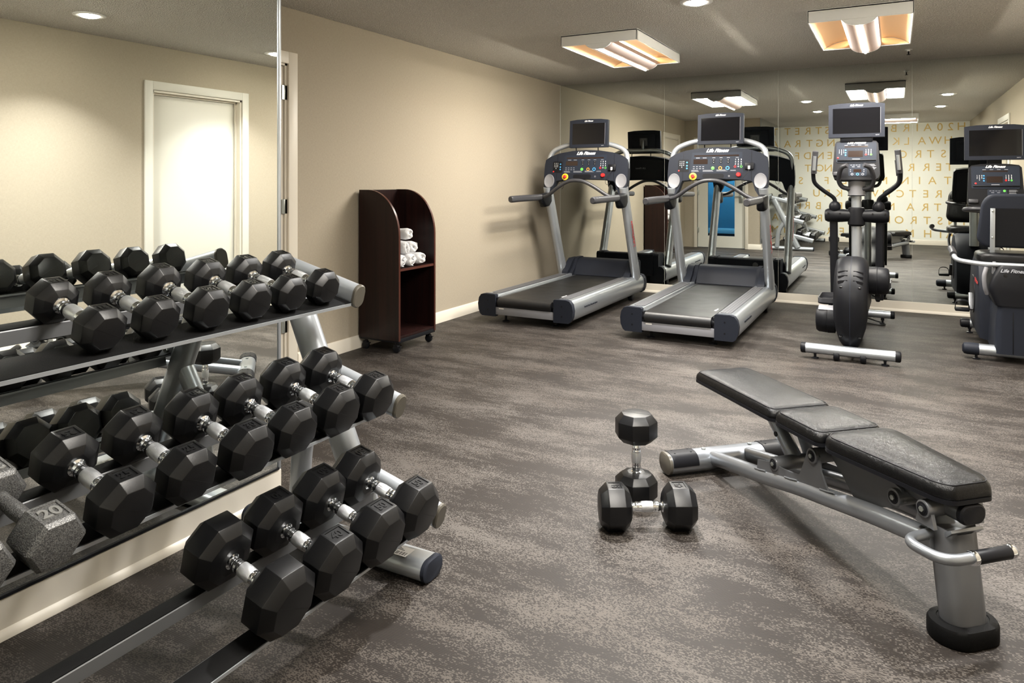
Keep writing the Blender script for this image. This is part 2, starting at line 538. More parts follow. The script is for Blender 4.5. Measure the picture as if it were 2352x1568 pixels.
D1 = (2.52, 3.46)       # left wall door opening (y)
D2 = (3.88, 4.83)       # right wall door opening (y)
D3 = (-3.36, -2.47)     # return wall door opening (x)
DH, DH2 = 2.06, 2.05
m = MB()
m.box(XL - T, XL, YA - .1, D1[0], 0, ZC); m.box(XL - T, XL, D1[1], YB + T, 0, ZC); m.box(XL - T, XL, D1[0], D1[1], DH, ZC)
struct('wall_left', m, M_wall)
m = MB()
m.box(XR, XR + T, YF - T, D2[0], 0, ZC); m.box(XR, XR + T, D2[1], YB + T, 0, ZC); m.box(XR, XR + T, D2[0], D2[1], DH, ZC)
struct('wall_right', m, M_wall)
m = MB(); m.box(XL - T, XR + T, YB, YB + T, 0, ZC); struct('wall_back', m, M_wall)
m = MB(); m.box(XL - T, XR + T, YF - T, YF, 0, ZC); wf = struct('wall_front', m, M_textwall)
m = MB()
m.box(XL - T, D3[0], YA - T, YA, 0, ZC); m.box(D3[1], XM - .012, YA - T, YA, 0, ZC); m.box(D3[0], D3[1], YA - T, YA, DH2, ZC)
struct('wall_return', m, M_wall)
m = MB(); m.box(XM - .10, XM - .012, YF, YA - T, 0, ZC); struct('wall_bulkhead', m, M_wall)

# lettering painted on the wall behind the camera, one mesh per line
ROWS = [[('H', 1.14), ('2', .96), ('0', .78), ('A', .57), ('I', .39), ('R', .2), ('B', -.02), ('I', -.19), ('S', -1.26), ('T', -1.43), ('R', -1.64), ('E', -1.85), ('T', -2.05)],
        [('H', .92), ('W', .7), ('A', .47), ('L', .21), ('K', .02), ('E', -.2), ('N', -1.19), ('G', -1.41), ('T', -1.61), ('R', -1.84), ('A', -2.05)],
        [('S', .84), ('T', .62), ('R', .41), ('O', .13), ('E', -1.21), ('N', -1.4), ('D', -1.65), ('F', -1.85)],
        [('T', .94), ('E', .76), ('R', .55), ('R', .29), ('N', -1.24), ('O', -1.41), ('T', -1.64)],
        [('T', .91), ('A', .65), ('I', .43), ('N', .17), ('M', -.21), ('E', -.93), ('F', -1.27), ('S', -1.78)],
        [('R', .76), ('E', .54), ('T', .31), ('C', .09), ('H', -.16), ('W', -.41), ('K', -1.03), ('R', -1.26), ('U', -1.47)],
        [('T', .74), ('R', .53), ('A', .27), ('N', -.08), ('E', -1.01), ('B', -1.43), ('R', -1.65), ('E', -1.82)],
        [('I', 1.18), ('N', .99), ('S', .78), ('T', .56), ('R', .33), ('O', .07), ('N', -.16), ('F', -.99), ('R', -1.41), ('A', -2.06)],
        [('A', .95), ('T', .79), ('H', .57), ('M', .26), ('E', -.98), ('R', -1.21), ('M', -2.05)]]
for k, row in enumerate(ROWS):
    z = 2.335 - .265 * k
    m = MB()
    for ch, x in row:
        me = text_data(ch, .215, .002, M_gold)
        t = bmesh.new(); t.from_mesh(me)
        m._merge(t, Matrix(((-1, 0, 0, x), (0, 0, 1, YF + .003), (0, 1, 0, z), (0, 0, 0, 1))))
    m.build('lettering', M_gold, wf, flat=True)

# baseboards
def board(name, x0, y0, x1, y1, nx, ny, h=.098, shoe=False):
    """runs from (x0,y0) to (x1,y1); (nx,ny) points into the room"""
    d = Vector((x1 - x0, y1 - y0, 0)); Ln = d.length
    prof = [(0, 0), (.014, 0), (.014, h - .012), (.006, h), (0, h)]
    if shoe:
        prof = [(0, 0), (.028, 0), (.028, .010), (.022, .020), (.014, .026), (.014, h - .004), (.008, h), (0, h)]
    Mx = Matrix(((nx, 0, d.x / Ln, x0), (ny, 0, d.y / Ln, y0), (0, 1, 0, 0), (0, 0, 0, 1)))
    m = MB(); m.poly(prof, 0, Ln, M=Mx)
    bmesh.ops.recalc_face_normals(m.bm, faces=m.bm.faces)
    return struct(name, m, M_trim)

board('baseboard_left', XL, D1[1] + .09, XL, YB, 1, 0)
board('baseboard_back', XL, YB, XR, YB, 0, -1, .10, True)
board('baseboard_right', XR, YF, XR, D2[0] - .09, -1, 0)
board('baseboard_right.001', XR, D2[1] + .09, XR, YB, -1, 0)
board('baseboard_front', XM, YF, XR, YF, 0, 1)
board('baseboard_bulkhead', XM - .012, YF, XM - .012, YA + .012, 1, 0, .112, True)
board('baseboard_return', XM, YA, D3[1] + .06, YA, 0, 1)

# mirror panels
def mirror(x0, x1, y0, y1, z0, z1, label, face):
    m = MB(); m.box(x0, x1, y0, y1, z0, z1)
    o = m.build('mirror_panel', M_mirror, None, flat=True)
    return tag(o, label, 'mirror', 'frameless wall mirrors')
seams = [XL + .004, -2.30, -1.08, .145, XR - .004]
ml = ['frameless mirror panel on the back wall behind the first treadmill, next to the corner', 'frameless mirror panel behind the second treadmill from the left wall',
      'frameless mirror panel behind the elliptical trainer', 'frameless mirror panel behind the recumbent bike']
for i in range(4):
    mirror(seams[i] + .0012, seams[i + 1] - .0012, YB - .008, YB - .001, .101, ZC - .002, ml[i], 'y')
m = MB()
for s in seams[1:4]:
    m.box(s - .0012, s + .0012, YB - .0065, YB - .002, .101, ZC - .002)
m.box(XL + .001, XL + .0055, YB - .010, YB - .001, .10, ZC)
tag(m.build('mirror_joint', M_seam), kind='structure')
mirror(XM - .012, XM, .822, YA - .004, .113, ZC - .002, 'frameless mirror panel behind the dumbbell rack, ending at the silver edge strip', 'x')
mirror(XM - .012, XM, YF + .004, .818, .113, ZC - .002, 'frameless mirror panel beside the lettered wall, at the near end of the dumbbell rack', 'x')
m = MB(); m.box(XM - .014, XM + .004, YA - .004, YA + .010, .113, ZC, .001)
tag(m.build('trim_1', M_alu), kind='structure')
m = MB(); m.box(XM - .010, XM + .006, YF, YA, .1125, .122, .001)
tag(m.build('trim_2', M_navy2), kind='structure')

# doors
def casing(m, a0, a1, h, w, face, sgn, axis, t=.018, gap=0):
    """flat casing around an opening a0..a1 on plane axis=face"""
    for (b0, b1, z0, z1) in ((a0 - w, a0, 0, h + w), (a1, a1 + w, 0, h + w), (a0, a1, h, h + w)):
        f0, f1 = sorted((face, face + sgn * t))
        if axis == 'x': m.box(f0, f1, b0, b1, z0, z1, .003)
        else: m.box(b0, b1, f0, f1, z0, z1, .003)

def hinges(parent, pts, axis):
    for (x, y, z) in pts:
        m = MB(); m.cyl((x, y, z - .05), (x, y, z + .05), .008, 12, .002)
        if axis == 'x': m.box(x - .002, x + .006, y - .022, y + .02, z - .048, z + .048)
        else: m.box(x - .02, x + .022, y - .006, y + .002, z - .048, z + .048)
        m.build('hinge', M_steel, parent)

# door_1: left wall, seen edge-on beyond the mirror
m = MB(); m.box(XL - .05, XL - .012, D1[0] + .004, D1[1] - .022, .008, DH - .018, .002); d1 = struct('door_1', m, M_trim)
m = MB()
m.box(XL - T, XL, D1[1] - .018, D1[1], 0, DH); m.box(XL - T, XL, D1[0], D1[0] + .003, 0, DH); m.box(XL - T, XL, D1[0], D1[1], DH - .014, DH)
m.build('jamb', M_trim, d1)
m = MB(); casing(m, D1[0], D1[1], DH, .08, XL, 1, 'x'); m.build('casing', M_trim, d1)
hinges(d1, [(XL - .006, D1[1] - .02, z) for z in (.30, 1.10, 1.865)], 'x')
# door_2: right wall, seen in the mirror
m = MB(); m.box(XR + .075, XR + .115, D2[0] + .02, D2[1] - .02, .008, DH - .022, .002); d2 = struct('door_2', m, M_door)
m = MB()
m.box(XR, XR + T, D2[0], D2[0] + .018, 0, DH); m.box(XR, XR + T, D2[1] - .018, D2[1], 0, DH); m.box(XR, XR + T, D2[0], D2[1], DH - .018, DH)
m.box(XR + .05, XR + .07, D2[0] + .018, D2[0] + .032, 0, DH - .018); m.box(XR + .05, XR + .07, D2[1] - .032, D2[1] - .018, 0, DH - .018); m.box(XR + .05, XR + .07, D2[0], D2[1], DH - .032, DH - .018)
m.build('jamb', M_trim, d2)
m = MB(); casing(m, D2[0], D2[1], DH, .075, XR, -1, 'x'); m.build('casing', M_door, d2)
# door_3: return wall, glazed door to the blue hallway
gx0, gx1, gz0, gz1 = D3[0] + .20, D3[1] - .19, .226, 1.86
m = MB()
ys0, ys1 = YA - .06, YA - .018
m.box(D3[0] + .012, gx0, ys0, ys1, .008, DH2 - .012); m.box(gx1, D3[1] - .012, ys0, ys1, .008, DH2 - .012)
m.box(gx0, gx1, ys0, ys1, .008, gz0); m.box(gx0, gx1, ys0, ys1, gz1, DH2 - .012)
d3 = struct('door_3', m, M_door)
m = MB(); m.box(gx0, gx1, YA - .045, YA - .037, gz0, gz1)
mg, nt, b = newmat('clear door glass'); b.inputs['Base Color'].default_value = (.9, .95, .95, 1); b.inputs['Transmission Weight'].default_value = 1; b.inputs['Roughness'].default_value = 0; b.inputs['IOR'].default_value = 1.05
m.build('glass', mg, d3)
m = MB(); casing(m, D3[0], D3[1], DH2, .06, YA, 1, 'y'); m.build('casing', M_trim, d3)
hinges(d3, [(D3[0] + .012, YA - .012, z) for z in (.33, 1.05, 1.8)], 'y')
m = MB(); hx = D3[1] - .075
m.box(hx - .035, hx + .035, YA - .018, YA - .010, .86, 1.04, .002); m.cyl((hx, YA - .012, .98), (hx, YA + .04, .98), .010); m.cyl((hx, YA + .04, .98), (hx - .11, YA + .045, .98), .009)
m.build('handle', M_steel, d3)
m = MB(); m.box(hx - .03, hx + .03, YA - .018, YA + .0, 1.07, 1.20, .004); m.build('lock', M_navy2, d3)
# hallway beyond the glazed door
m = MB(); m.box(XL, XM - .12, .55, .62, 0, ZC); struct('wall_hall', m, M_hall)
m = MB(); m.box(XL, XL + .03, .62, YA - T, 0, ZC); struct('wall_hall_left', m, M_cyan)  # paler blue than the other hall walls: bright light put into the colour
m = MB(); m.box(XM - .15, XM - .115, .62, YA - T, 0, ZC); struct('wall_hall_right', m, M_hall)
m = MB(); m.box(XL + .03, XM - .15, .62, .645, .175, .285, .002); struct('trim_3', m, M_cyan)
m = MB(); m.box(XL + .03, XM - .15, .62, .64, 0, .175); struct('baseboard_hall', m, M_navy)

t = thing('added_hall_light', 'added unseen light brightening the blue hallway beyond the glazed door', 'ceiling light', (-2.9, 1.3, ZC))  # added, unseen light; keeps the hallway behind the glass from going black
m = MB(); m.lathe([(.15, -.001), (.15, -.03), (.10, -.05)], 28); m.build('shade', emit('added hall glow', (.9, .95, 1.0), 3.0), t)
ld = bpy.data.lights.new('added_hall_lamp', 'POINT'); ld.energy = 28; ld.shadow_soft_size = .1; ld.color = (.85, .93, 1.0)
lo = bpy.data.objects.new('added_hall_lamp', ld); COL.objects.link(lo); lo.parent = t; lo.location = (0, 0, -.2)
# ------------------------------------------------------------------ ceiling fittings
M_tube = emit('lit fluorescent tube', (1.0, .74, .44), 10.0)
M_trough = simple('warm enamel reflector', (.86, .62, .40), .45)
M_slot = emit('lit diffuser slot', (1.0, .92, .76), 260.0)
M_can = emit('lit lamp lens', (1.0, .92, .78), 50.0)
M_basket, nt, b = newmat('perforated lamp basket')
b.inputs['Base Color'].default_value = (.22, .19, .175, 1); b.inputs['Metallic'].default_value = .5; b.inputs['Roughness'].default_value = .55
b.inputs['Emission Color'].default_value = (1, .62, .42, 1); b.inputs['Emission Strength'].default_value = .12

LC = (1.0, .965, .91)
LC2 = (1.0, .98, .95)
def light_fixture(x0, x1, y0, y1, label, power, alongx=False):
    cx, cy = (x0 + x1) / 2, (y0 + y1) / 2
    t = thing('ceiling_light', label, 'ceiling light', (cx, cy, ZC), PI / 2 if alongx else 0, 'surface mounted fluorescent ceiling lights')
    w, l = ((y1 - y0), (x1 - x0)) if alongx else ((x1 - x0), (y1 - y0))
    hw, hl = w / 2, l / 2
    dz = -.088
    m = MB()
    m.box(-hw, hw, -hl, -hl + .018, dz, -.001, .004); m.box(-hw, hw, hl - .018, hl, dz, -.001, .004)
    m.box(-hw, -hw + .012, -hl, hl, dz, -.001, .004); m.box(hw - .012, hw, -hl, hl, dz, -.001, .004)
    m.box(-hw, hw, -hl, hl, -.012, -.001)
    m.build('housing', M_whitemetal, t)
    # two curved troughs
    for s in (-1, 1):
        m = MB()
        pts = []
        for i in range(11):
            a = i / 10
            xx = s * (.10 + (hw - .014 - .10) * a)
            zz = -.016 - .064 * a ** 2.6 - .012 * (1 - a) ** 3
            pts.append((xx, zz))
        back = [(p[0], p[1] + .003) for p in reversed(pts)]
        m.polyY(pts + back, -hl + .02, hl - .02)
        # arched end plates
        for e in (-1, 1):
            arc = [(s * .10, dz + .004)] + [(s * (.10 + (hw - .014 - .10) * i / 10), dz + .004 + .058 * (1 - (i / 10) ** 2.4)) for i in range(11)] + [(s * (hw - .013), dz + .004)]
            m.polyY(arc, e * (hl - .03) - .004, e * (hl - .03) + .004)
        m.build('reflector', M_trough, t, ang=60)
        m = MB(); m.cyl((s * .070, -hl + .05, -.032), (s * .070, hl - .05, -.032), .0125, 12)
        m.build('tube', M_tube, t)
    # central basket: half cylinder bulging below the housing
    m = MB()
    o = [(.118 * math.cos(a), -.058 + .075 * math.sin(a)) for a in [PI + PI * i / 16 for i in range(17)]]
    i_ = [(p[0] * .975, -.058 + (p[1] + .058) * .96) for p in reversed(o)]
    m.polyY(o + i_, -hl + .018, hl - .018)
    m.build('basket', M_basket, t, ang=60)
    for e in (-1, 1):
        m = MB(); m.polyY(o, e * (hl - .012) - .006, e * (hl - .012) + .006); m.build('basket_end', M_whitemetal, t, ang=60)
    m = MB(); m.polyY([(-.0075, -.130)] + [(-.0075 * math.cos(a), -.1325 - .0075 * math.sin(a)) for a in [PI * k / 8 for k in range(9)]] + [(.0075, -.130)], -hl + .022, hl - .022); m.build('diffuser_slot', M_slot, t)
    # the lamps inside
    for sg in (-1, 1):
        ld = bpy.data.lights.new('fluorescent_lamp', 'AREA'); ld.shape = 'RECTANGLE'; ld.size = hw - .135; ld.size_y = l - .1; ld.energy = power / 2; ld.color = LC
        lo = bpy.data.objects.new('fluorescent_lamp', ld); COL.objects.link(lo); lo.parent = t; lo.location = (sg * (.118 + (hw - .135) / 2), 0, -.084)
    return t

FIX_P = 35
light_fixture(-2.37, -1.73, 5.19, 6.42, 'ceiling light box above the treadmills, nearest the left wall', FIX_P)
light_fixture(-.53, .11, 5.22, 6.40, 'ceiling light box above the elliptical trainer and bike', FIX_P)
light_fixture(-.86, .36, 1.16, 1.78, 'ceiling light box at the lettered end of the room, seen only in the back mirror', FIX_P * 1.2, True)

def downlight(x, y, label, e):
    t = thing('recessed_downlight', label, 'downlight', (x, y, ZC), 0, 'recessed ceiling downlights')
    m = MB(); m.lathe([(.105, -.001), (.105, -.006), (.098, -.010), (.070, -.008), (.064, -.001)], 36); m.build('trim_ring', M_whitemetal, t)
    m = MB(); m.lathe([(.063, -.004), (.060, -.013), (.045, -.019), (.02, -.022)], 32); m.build('lens', M_can, t)
    ld = bpy.data.lights.new('downlight_lamp', 'AREA'); ld.shape = 'DISK'; ld.size = .12; ld.energy = e; ld.spread = R(105); ld.color = LC2
    lo = bpy.data.objects.new('downlight_lamp', ld); COL.objects.link(lo); lo.parent = t; lo.location = (0, 0, -.027)
DL = 22
downlight(-1.14, 4.62, 'recessed round downlight cut by the top of the picture, before the ceiling light boxes', DL)
downlight(.62, 4.66, 'recessed round downlight near the right wall, further of the two in the left mirror', DL * .55)
downlight(-1.14, 2.93, 'recessed round downlight over the middle of the floor, seen only in the back mirror', DL * 1.15)
downlight(.62, 2.95, 'recessed round downlight over the bench, seen whole in the left mirror', DL * .7)

t = thing('fire_sprinkler', 'small fire sprinkler head on the ceiling behind the right light box', 'sprinkler', (.105, 7.19, ZC))
m = MB(); m.lathe([(.03, -.001), (.03, -.005), (.012, -.007), (.012, -.018)], 20); m.build('escutcheon', M_whitemetal, t)
m = MB(); m.lathe([(.006, -.016), (.006, -.045), (.016, -.046), (.016, -.049), (.004, -.050)], 16); m.build('deflector', M_navy2, t)
# ------------------------------------------------------------------ dumbbells
def octa(a, n=8):
    r = a / math.cos(PI / n)
    a0 = PI / n if n == 8 else 0
    return [(r * math.cos(a0 + 2 * PI * i / n), r * math.sin(a0 + 2 * PI * i / n)) for i in range(n)]

_hd = {}
def head_data(a, L, n, mat, recess=True):
    """rubber head, axis along +X away from the handle, inner face at x=0, top face +Z; number recess on the top face"""
    key = (a, L, n, mat.name, recess)
    if key in _hd: return _hd[key]
    o = octa(a, n)
    ring = lambda k, x: [Vector((x, p[0] * k, p[1] * k)) for p in o]
    t = bmesh.new()
    R_ = [ring(.42, -.004), ring(.72, .004), ring(1, L * .24), ring(1, L * .76), ring(.70, L)] if n == 8 else [ring(.45, 0), ring(.86, .004), ring(1, L * .16), ring(1, L * .88), ring(.88, L)]
    vs = [[t.verts.new(p) for p in r] for r in R_]
    for A, B in zip(vs[:-1], vs[1:]):
        for i in range(n):
            t.faces.new((A[i], A[(i + 1) % n], B[(i + 1) % n], B[i]))
    t.faces.new(vs[0][::-1]); t.faces.new(vs[-1])
    bmesh.ops.recalc_face_normals(t, faces=t.faces)
    es = [e for e in t.edges if e.calc_face_angle(0) > R(15)]
    bmesh.ops.bevel(t, geom=es, offset=.0014, segments=2, profile=.5, affect='EDGES', clamp_overlap=True)
    if recess:
        t.normal_update()
        top = max((f for f in t.faces if f.normal.z > .98), key=lambda f: f.calc_area(), default=None)
        if top is not None:
            bmesh.ops.inset_individual(t, faces=[top], thickness=min(L * .52, a * .8) * .15)
            bmesh.ops.inset_individual(t, faces=[top], thickness=.0012)
            for v in top.verts: v.co.z -= .0024
    if n == 8:
        bx = MB(); bx.box(L - .0004, L + .0005, -.0005, .0005, -a * .69, a * .69, M=Matrix.Rotation(R(62), 4, 'X'))
        tm_ = bpy.data.meshes.new('t'); bx.bm.to_mesh(tm_); bx.bm.free(); t.from_mesh(tm_); bpy.data.meshes.remove(tm_)
    me = bpy.data.meshes.new('head')
    t.to_mesh(me); t.free()
    me.materials.append(mat)
    me.polygons.foreach_set('use_smooth', [True] * len(me.polygons))
    me.set_sharp_from_angle(angle=R(25))
    _hd[key] = me
    return me

_db = {}
def dumbbell_proto(lb, a, L, h):
    """built once per weight at the world origin; axis along X, centre of the handle at 0"""
    root = bpy.data.objects.new('dumbbell', None); COL.objects.link(root); root.empty_display_size = .03
    for s in (1, -1):
        M = Matrix.Translation((s * h / 2, 0, 0)) @ (Matrix.Identity(4) if s > 0 else Matrix.Rotation(PI, 4, 'Z'))
        hd = link('head', head_data(a, L, 8, M_rubber, lb is not None), root, M)
        if lb is not None:
            text('number', lb, min(L * .52, a * .8) * .62, M_rubber, hd, frame((L * .5, 0, a - .0022), (0, 1, 0), (-1, 0, 0)), ext=.0016, bold=.0012)
    m = MB()
    prof = [(.0165, -h / 2 - .002), (.0205, -h / 2), (.0205, -h / 2 + .004), (.0150, -h / 2 + .007), (.0148, -h / 2 + .016), (.0172, -h / 2 + .020), (.0172, -h / 2 + .026),
            (.0158, -h / 2 + .029), (.0172, -h / 2 + .032), (.0176, -h / 2 + .042)]
    prof = prof + [(r, -z) for r, z in reversed(prof)]
    m.lathe(prof, 24, Matrix.Rotation(PI / 2, 4, 'Y'))
    hn = m.build('handle', M_chrome, root, ang=50)
    m = MB()
    e = h / 2 - .040
    m.lathe([(.0174, -e), (.0183, -e * .9), (.0192, 0), (.0183, e * .9), (.0174, e)], 24, Matrix.Rotation(PI / 2, 4, 'Y'))
    m.build('knurled_grip', M_knurl, hn, ang=50)
    return root

SIZES = {'15': (.0540, .080, .130), '20': (.0570, .082, .130), '12': (.0560, .080, .130), '25': (.0655, .092, .128), '30': (.0685, .096, .126), '35': (.0715, .100, .124),
         '40': (.0825, .108, .124), '45': (.0780, .113, .122), '50': (.0835, .112, .122), '': (.0840, .110, .122)}

def dumbbell(lb, loc, label, rot=(0, 0, 0), group=None, roll=0):
    first = lb not in _db
    if first:
        _db[lb] = dumbbell_proto(lb if lb else None, *SIZES[lb])
    o = _db[lb] if first else copy_tree(_db[lb])
    o.location = loc
    o.rotation_mode = 'QUATERNION'
    o.rotation_quaternion = (Euler(rot).to_matrix() @ Matrix.Rotation(roll, 3, 'X')).to_quaternion()
    tag(o, label, 'dumbbell', group)
    return o

TILT = R(14)
CT, ST = math.cos(TILT), math.sin(TILT)
def onrail(xc, zc, a, y, s=0):
    """centre of a dumbbell lying on a tier whose rail surface passes through (xc, zc) sloping down towards +X"""
    return (xc + s * CT + a * ST, y, zc - s * ST + a * CT)

# rail surface reference points of the three tiers
TIER = [(-1.795, .888), (-1.617, .532), (-1.455, .201)]
def shelf_db(tier, lb, y, label, dr=0, s=0, roll=0):
    a = SIZES[lb][0] + .0012
    x, z = TIER[tier]
    if roll: a = a * 1.0
    return dumbbell(lb, onrail(x, z, a, y, s), label, (0, TILT, dr), 'dumbbells on the rack, %s tier' % ('top', 'middle', 'bottom')[tier], roll)

G = ['black rubber dumbbell marked ', ' on the ']
ORD = ['first', 'second', 'third', 'fourth', 'fifth', 'sixth']
T1 = [('15', 1.022), ('15', 1.168), ('20', 1.319), ('20', 1.473), ('12', 1.621), ('12', 1.772)]
for i, (lb, y) in enumerate(T1):
    shelf_db(0, lb, y, 'black rubber dumbbell marked %s, %s from the left on the top tier of the rack' % (lb, ORD[i]), R(random.uniform(-1.5, 1.5)), random.uniform(-.004, .004))
T2 = [('25', .952), ('25', 1.120), ('30', 1.289), ('30', 1.451), ('35', 1.628), ('35', 1.795)]
for i, (lb, y) in enumerate(T2):
    shelf_db(1, lb, y, 'black rubber dumbbell marked %s, %s black one from the left on the middle tier' % (lb, ORD[i]), R(random.uniform(-1.5, 1.5)), random.uniform(-.004, .004))
T3 = [('', 1.247), ('40', 1.43), ('50', 1.612), ('50', 1.786)]
L3 = ['black rubber dumbbell with no number showing, nearest the camera on the bottom tier', 'black rubber dumbbell marked 40, second from the left on the bottom tier',
      'black rubber dumbbell marked 50, third from the left on the bottom tier', 'black rubber dumbbell marked 50 at the far right end of the bottom tier']
for i, (lb, y) in enumerate(T3):
    shelf_db(2, lb, y, L3[i], R(random.uniform(-1.5, 1.5)), 0)

# two old grey cast iron hex dumbbells
def hex_proto():
    root = bpy.data.objects.new('hex_dumbbell', None); COL.objects.link(root); root.empty_display_size = .03
    a, L, h = .052, .088, .125
    for s in (1, -1):
        M = Matrix.Translation((s * h / 2, 0, 0)) @ (Matrix.Identity(4) if s > 0 else Matrix.Rotation(PI, 4, 'Z'))
        hd = link('head', hexhead(a, L), root, M)
        text('number', '20', .042, M_ironnum, hd, frame((L * .52, 0, a - .0022), (0, 1, 0), (-1, 0, 0)), ext=.0022, bold=.0012)
    m = MB(); m.lathe([(.0155, -h / 2 - .004), (.0145, -h / 2 + .01), (.0165, 0), (.0145, h / 2 - .01), (.0155, h / 2 + .004)], 20, Matrix.Rotation(PI / 2, 4, 'Y'))
    m.build('handle', M_iron, root, ang=50)
    return root
M_ironnum = simple('worn iron number', (.33, .33, .32), .35, .6)
def hexhead(a, L):
    return head_data(a, L, 6, M_iron)
hp = hex_proto()
for i, (y, lab) in enumerate(((.800, 'grey cast iron hexagonal dumbbell marked 20, beside the black 25 on the middle tier'), (.672, 'grey cast iron hexagonal dumbbell cut off by the left edge, on the middle tier'))):
    o = hp if i == 0 else copy_tree(hp)
    o.location = onrail(TIER[1][0], TIER[1][1], .0535, y); o.rotation_euler = (0, TILT, R(1.5 - 2 * i))
    tag(o, lab, 'dumbbell', 'grey iron dumbbells')

# the pair on the floor
dumbbell('45', (-.800, 2.512, .0785), 'black rubber dumbbell marked 45 lying flat on the floor before the standing one', (0, 0, R(29.5)), 'dumbbells on the floor')
hh = SIZES['45'][1] + SIZES['45'][2] / 2 + .0008
dumbbell('45', (-.905, 2.705, hh), 'black rubber dumbbell standing on end on the floor beside the bench', (0, -PI / 2, R(-58)), 'dumbbells on the floor', 0)

# ------------------------------------------------------------------ three tier rack
RY0, RY1 = -.36, 1.879         # inner ends of the rails
FY = 1.905                     # plane of the far side frame
rack = thing('dumbbell_rack', 'silver three tier dumbbell rack with black rubber rails in front of the mirror', 'dumbbell rack', (-1.68, .78, 0))
def rl(m): return Matrix.Translation((1.68, -.78, 0)) @ (m if m is not None else Matrix.Identity(4))
RL = Matrix.Translation((1.68, -.78, 0))

def tierM(k):
    """columns: s (down the slope, +X), y, n (normal)"""
    x, z = TIER[k]
    return RL @ Matrix(((CT, 0, ST, x), (0, 1, 0, 0), (-ST, 0, CT, z), (0, 0, 0, 1)))

for k in range(3):
    M = tierM(k)
    r0, r1 = -.136, -.096
    m = MB(); m.polyY([(r0, -.004), (r1 - .002, -.004), (r1, -.006), (r1, -.044), (r1 - .003, -.044), (r1 - .004, -.010), (r0, -.010)], RY0, RY1, M=M)
    ra = m.build('rear_rail', M_rail, rack)
    m = MB(); m.box(r0 + .002, r1 - .002, RY0, RY1, -.004, -.0005, .0012, M=M); m.build('rubber_strip', M_rubber2, ra)
    f0, f1 = ((.050, .151), (.048, .116), (.076, .137))[k]
    m = MB(); m.polyY([(f0, -.003), (f1, -.003), (f1, -.013), (f1 - .008, -.013), (f1 - .008, -.010), (f0 + .004, -.010), (f0 + .004, -.046), (f0, -.046)], RY0, RY1, M=M)
    rf = m.build('front_rail', M_silver2, rack)
    m = MB(); m.box(f0 + .0015, f1 - .0025, RY0, RY1, -.004, -.0005, .0012, M=M); m.build('rubber_strip', M_rubber2, rf)
    # bracket tube under/behind the rails at each end, with caps
    for (yy, e) in ((FY, 1), (RY0 - .04, -1)):
        m = MB()
        st = rrect(.052, .080, .0255, 6)
        s0, s1 = -.235, .150
        m.loft([[M @ Vector((s, yy + p[0], .020 + p[1])) for p in st] for s in (s0, s1)])
        br = m.build('bracket_tube', M_silver, rack)
        for s, d in ((s1, 1), (s0, -1)):
            m = MB()
            rings = [[M @ Vector((s + d * q, yy + p[0] * kk, .020 + p[1] * kk)) for p in st] for q, kk in ((-.002, 1.04), (.007, 1.04), (.011, .92))]
            m.loft(rings if d > 0 else rings[::-1])
            m.build('end_cap', M_cap, br)
        for s in (-.115, .045):
            m = MB()
            c = M @ Vector((s, yy - e * .025, .018)); c2 = M @ Vector((s, yy - e * .036, .018))
            m.cyl(c, c2, .013, 8, .002)
            m.build('bolt', M_steel, br)

stad = rrect(.075, .105, .037, 6)
for fy in (FY, RY0 - .04):
    p0, p1 = Vector((-1.975, fy, .935)), Vector((-1.565, fy, .055))
    m = MB(); m.tube([p0, p1], stad, up=(1, 0, 0), M=RL); m.build('upright', M_silver, rack, ang=50)
    a = p0.lerp(p1, .46)
    path = fillet([a, Vector((-1.90, fy, .36)), Vector((-1.925, fy, .05))], [.16], 8)
    m = MB(); m.tube(path, rrect(.060, .080, .030, 6), up=(1, 0, 0), M=RL); m.build('rear_brace', M_silver, rack, ang=50)
    m = MB(); ft = rrect(.105, .068, .033, 6)
    gy = fy - .045 if fy > 0 else fy
    m.loft([[RL @ Vector((x, gy + p[0], .036 + p[1])) for p in ft] for x in (-2.10, -1.305)])
    bf = m.build('base_foot', M_silver2, rack, ang=50)
    for x, d in ((-1.305, 1), (-2.10, -1)):
        m = MB()
        rings = [[RL @ Vector((x + d * q, gy + p[0] * kk, .036 + p[1] * kk)) for p in ft] for q, kk in ((-.003, 1.03), (.010, 1.03), (.014, .90))]
        m.loft(rings if d > 0 else rings[::-1])
        m.build('end_cap', M_navy, bf)
# barcode label on the far foot
m = MB(); m.box(-1.47, -1.375, FY - .085, FY - .033, .0698, .0706, M=RL); lb = m.build('barcode_label', M_label, rack)
m = MB()
for k in range(16):
    x = -1.462 + k * .0052
    m.box(x, x + random.choice((.0012, .0022, .003)), FY - .081, FY - .063, .0707, .0709, M=RL)
for k in range(3):
    m.box(-1.462, -1.40 - .01 * k, FY - .055 + k * .006, FY - .0525 + k * .006, .0707, .0709, M=RL)
m.build('barcode', M_navy2, lb)
# ------------------------------------------------------------------ adjustable bench
bench = thing('weight_bench', 'silver framed weight bench with three black padded cushions on the floor', 'bench', (-.657, 3.21, 0), R(-46.7))
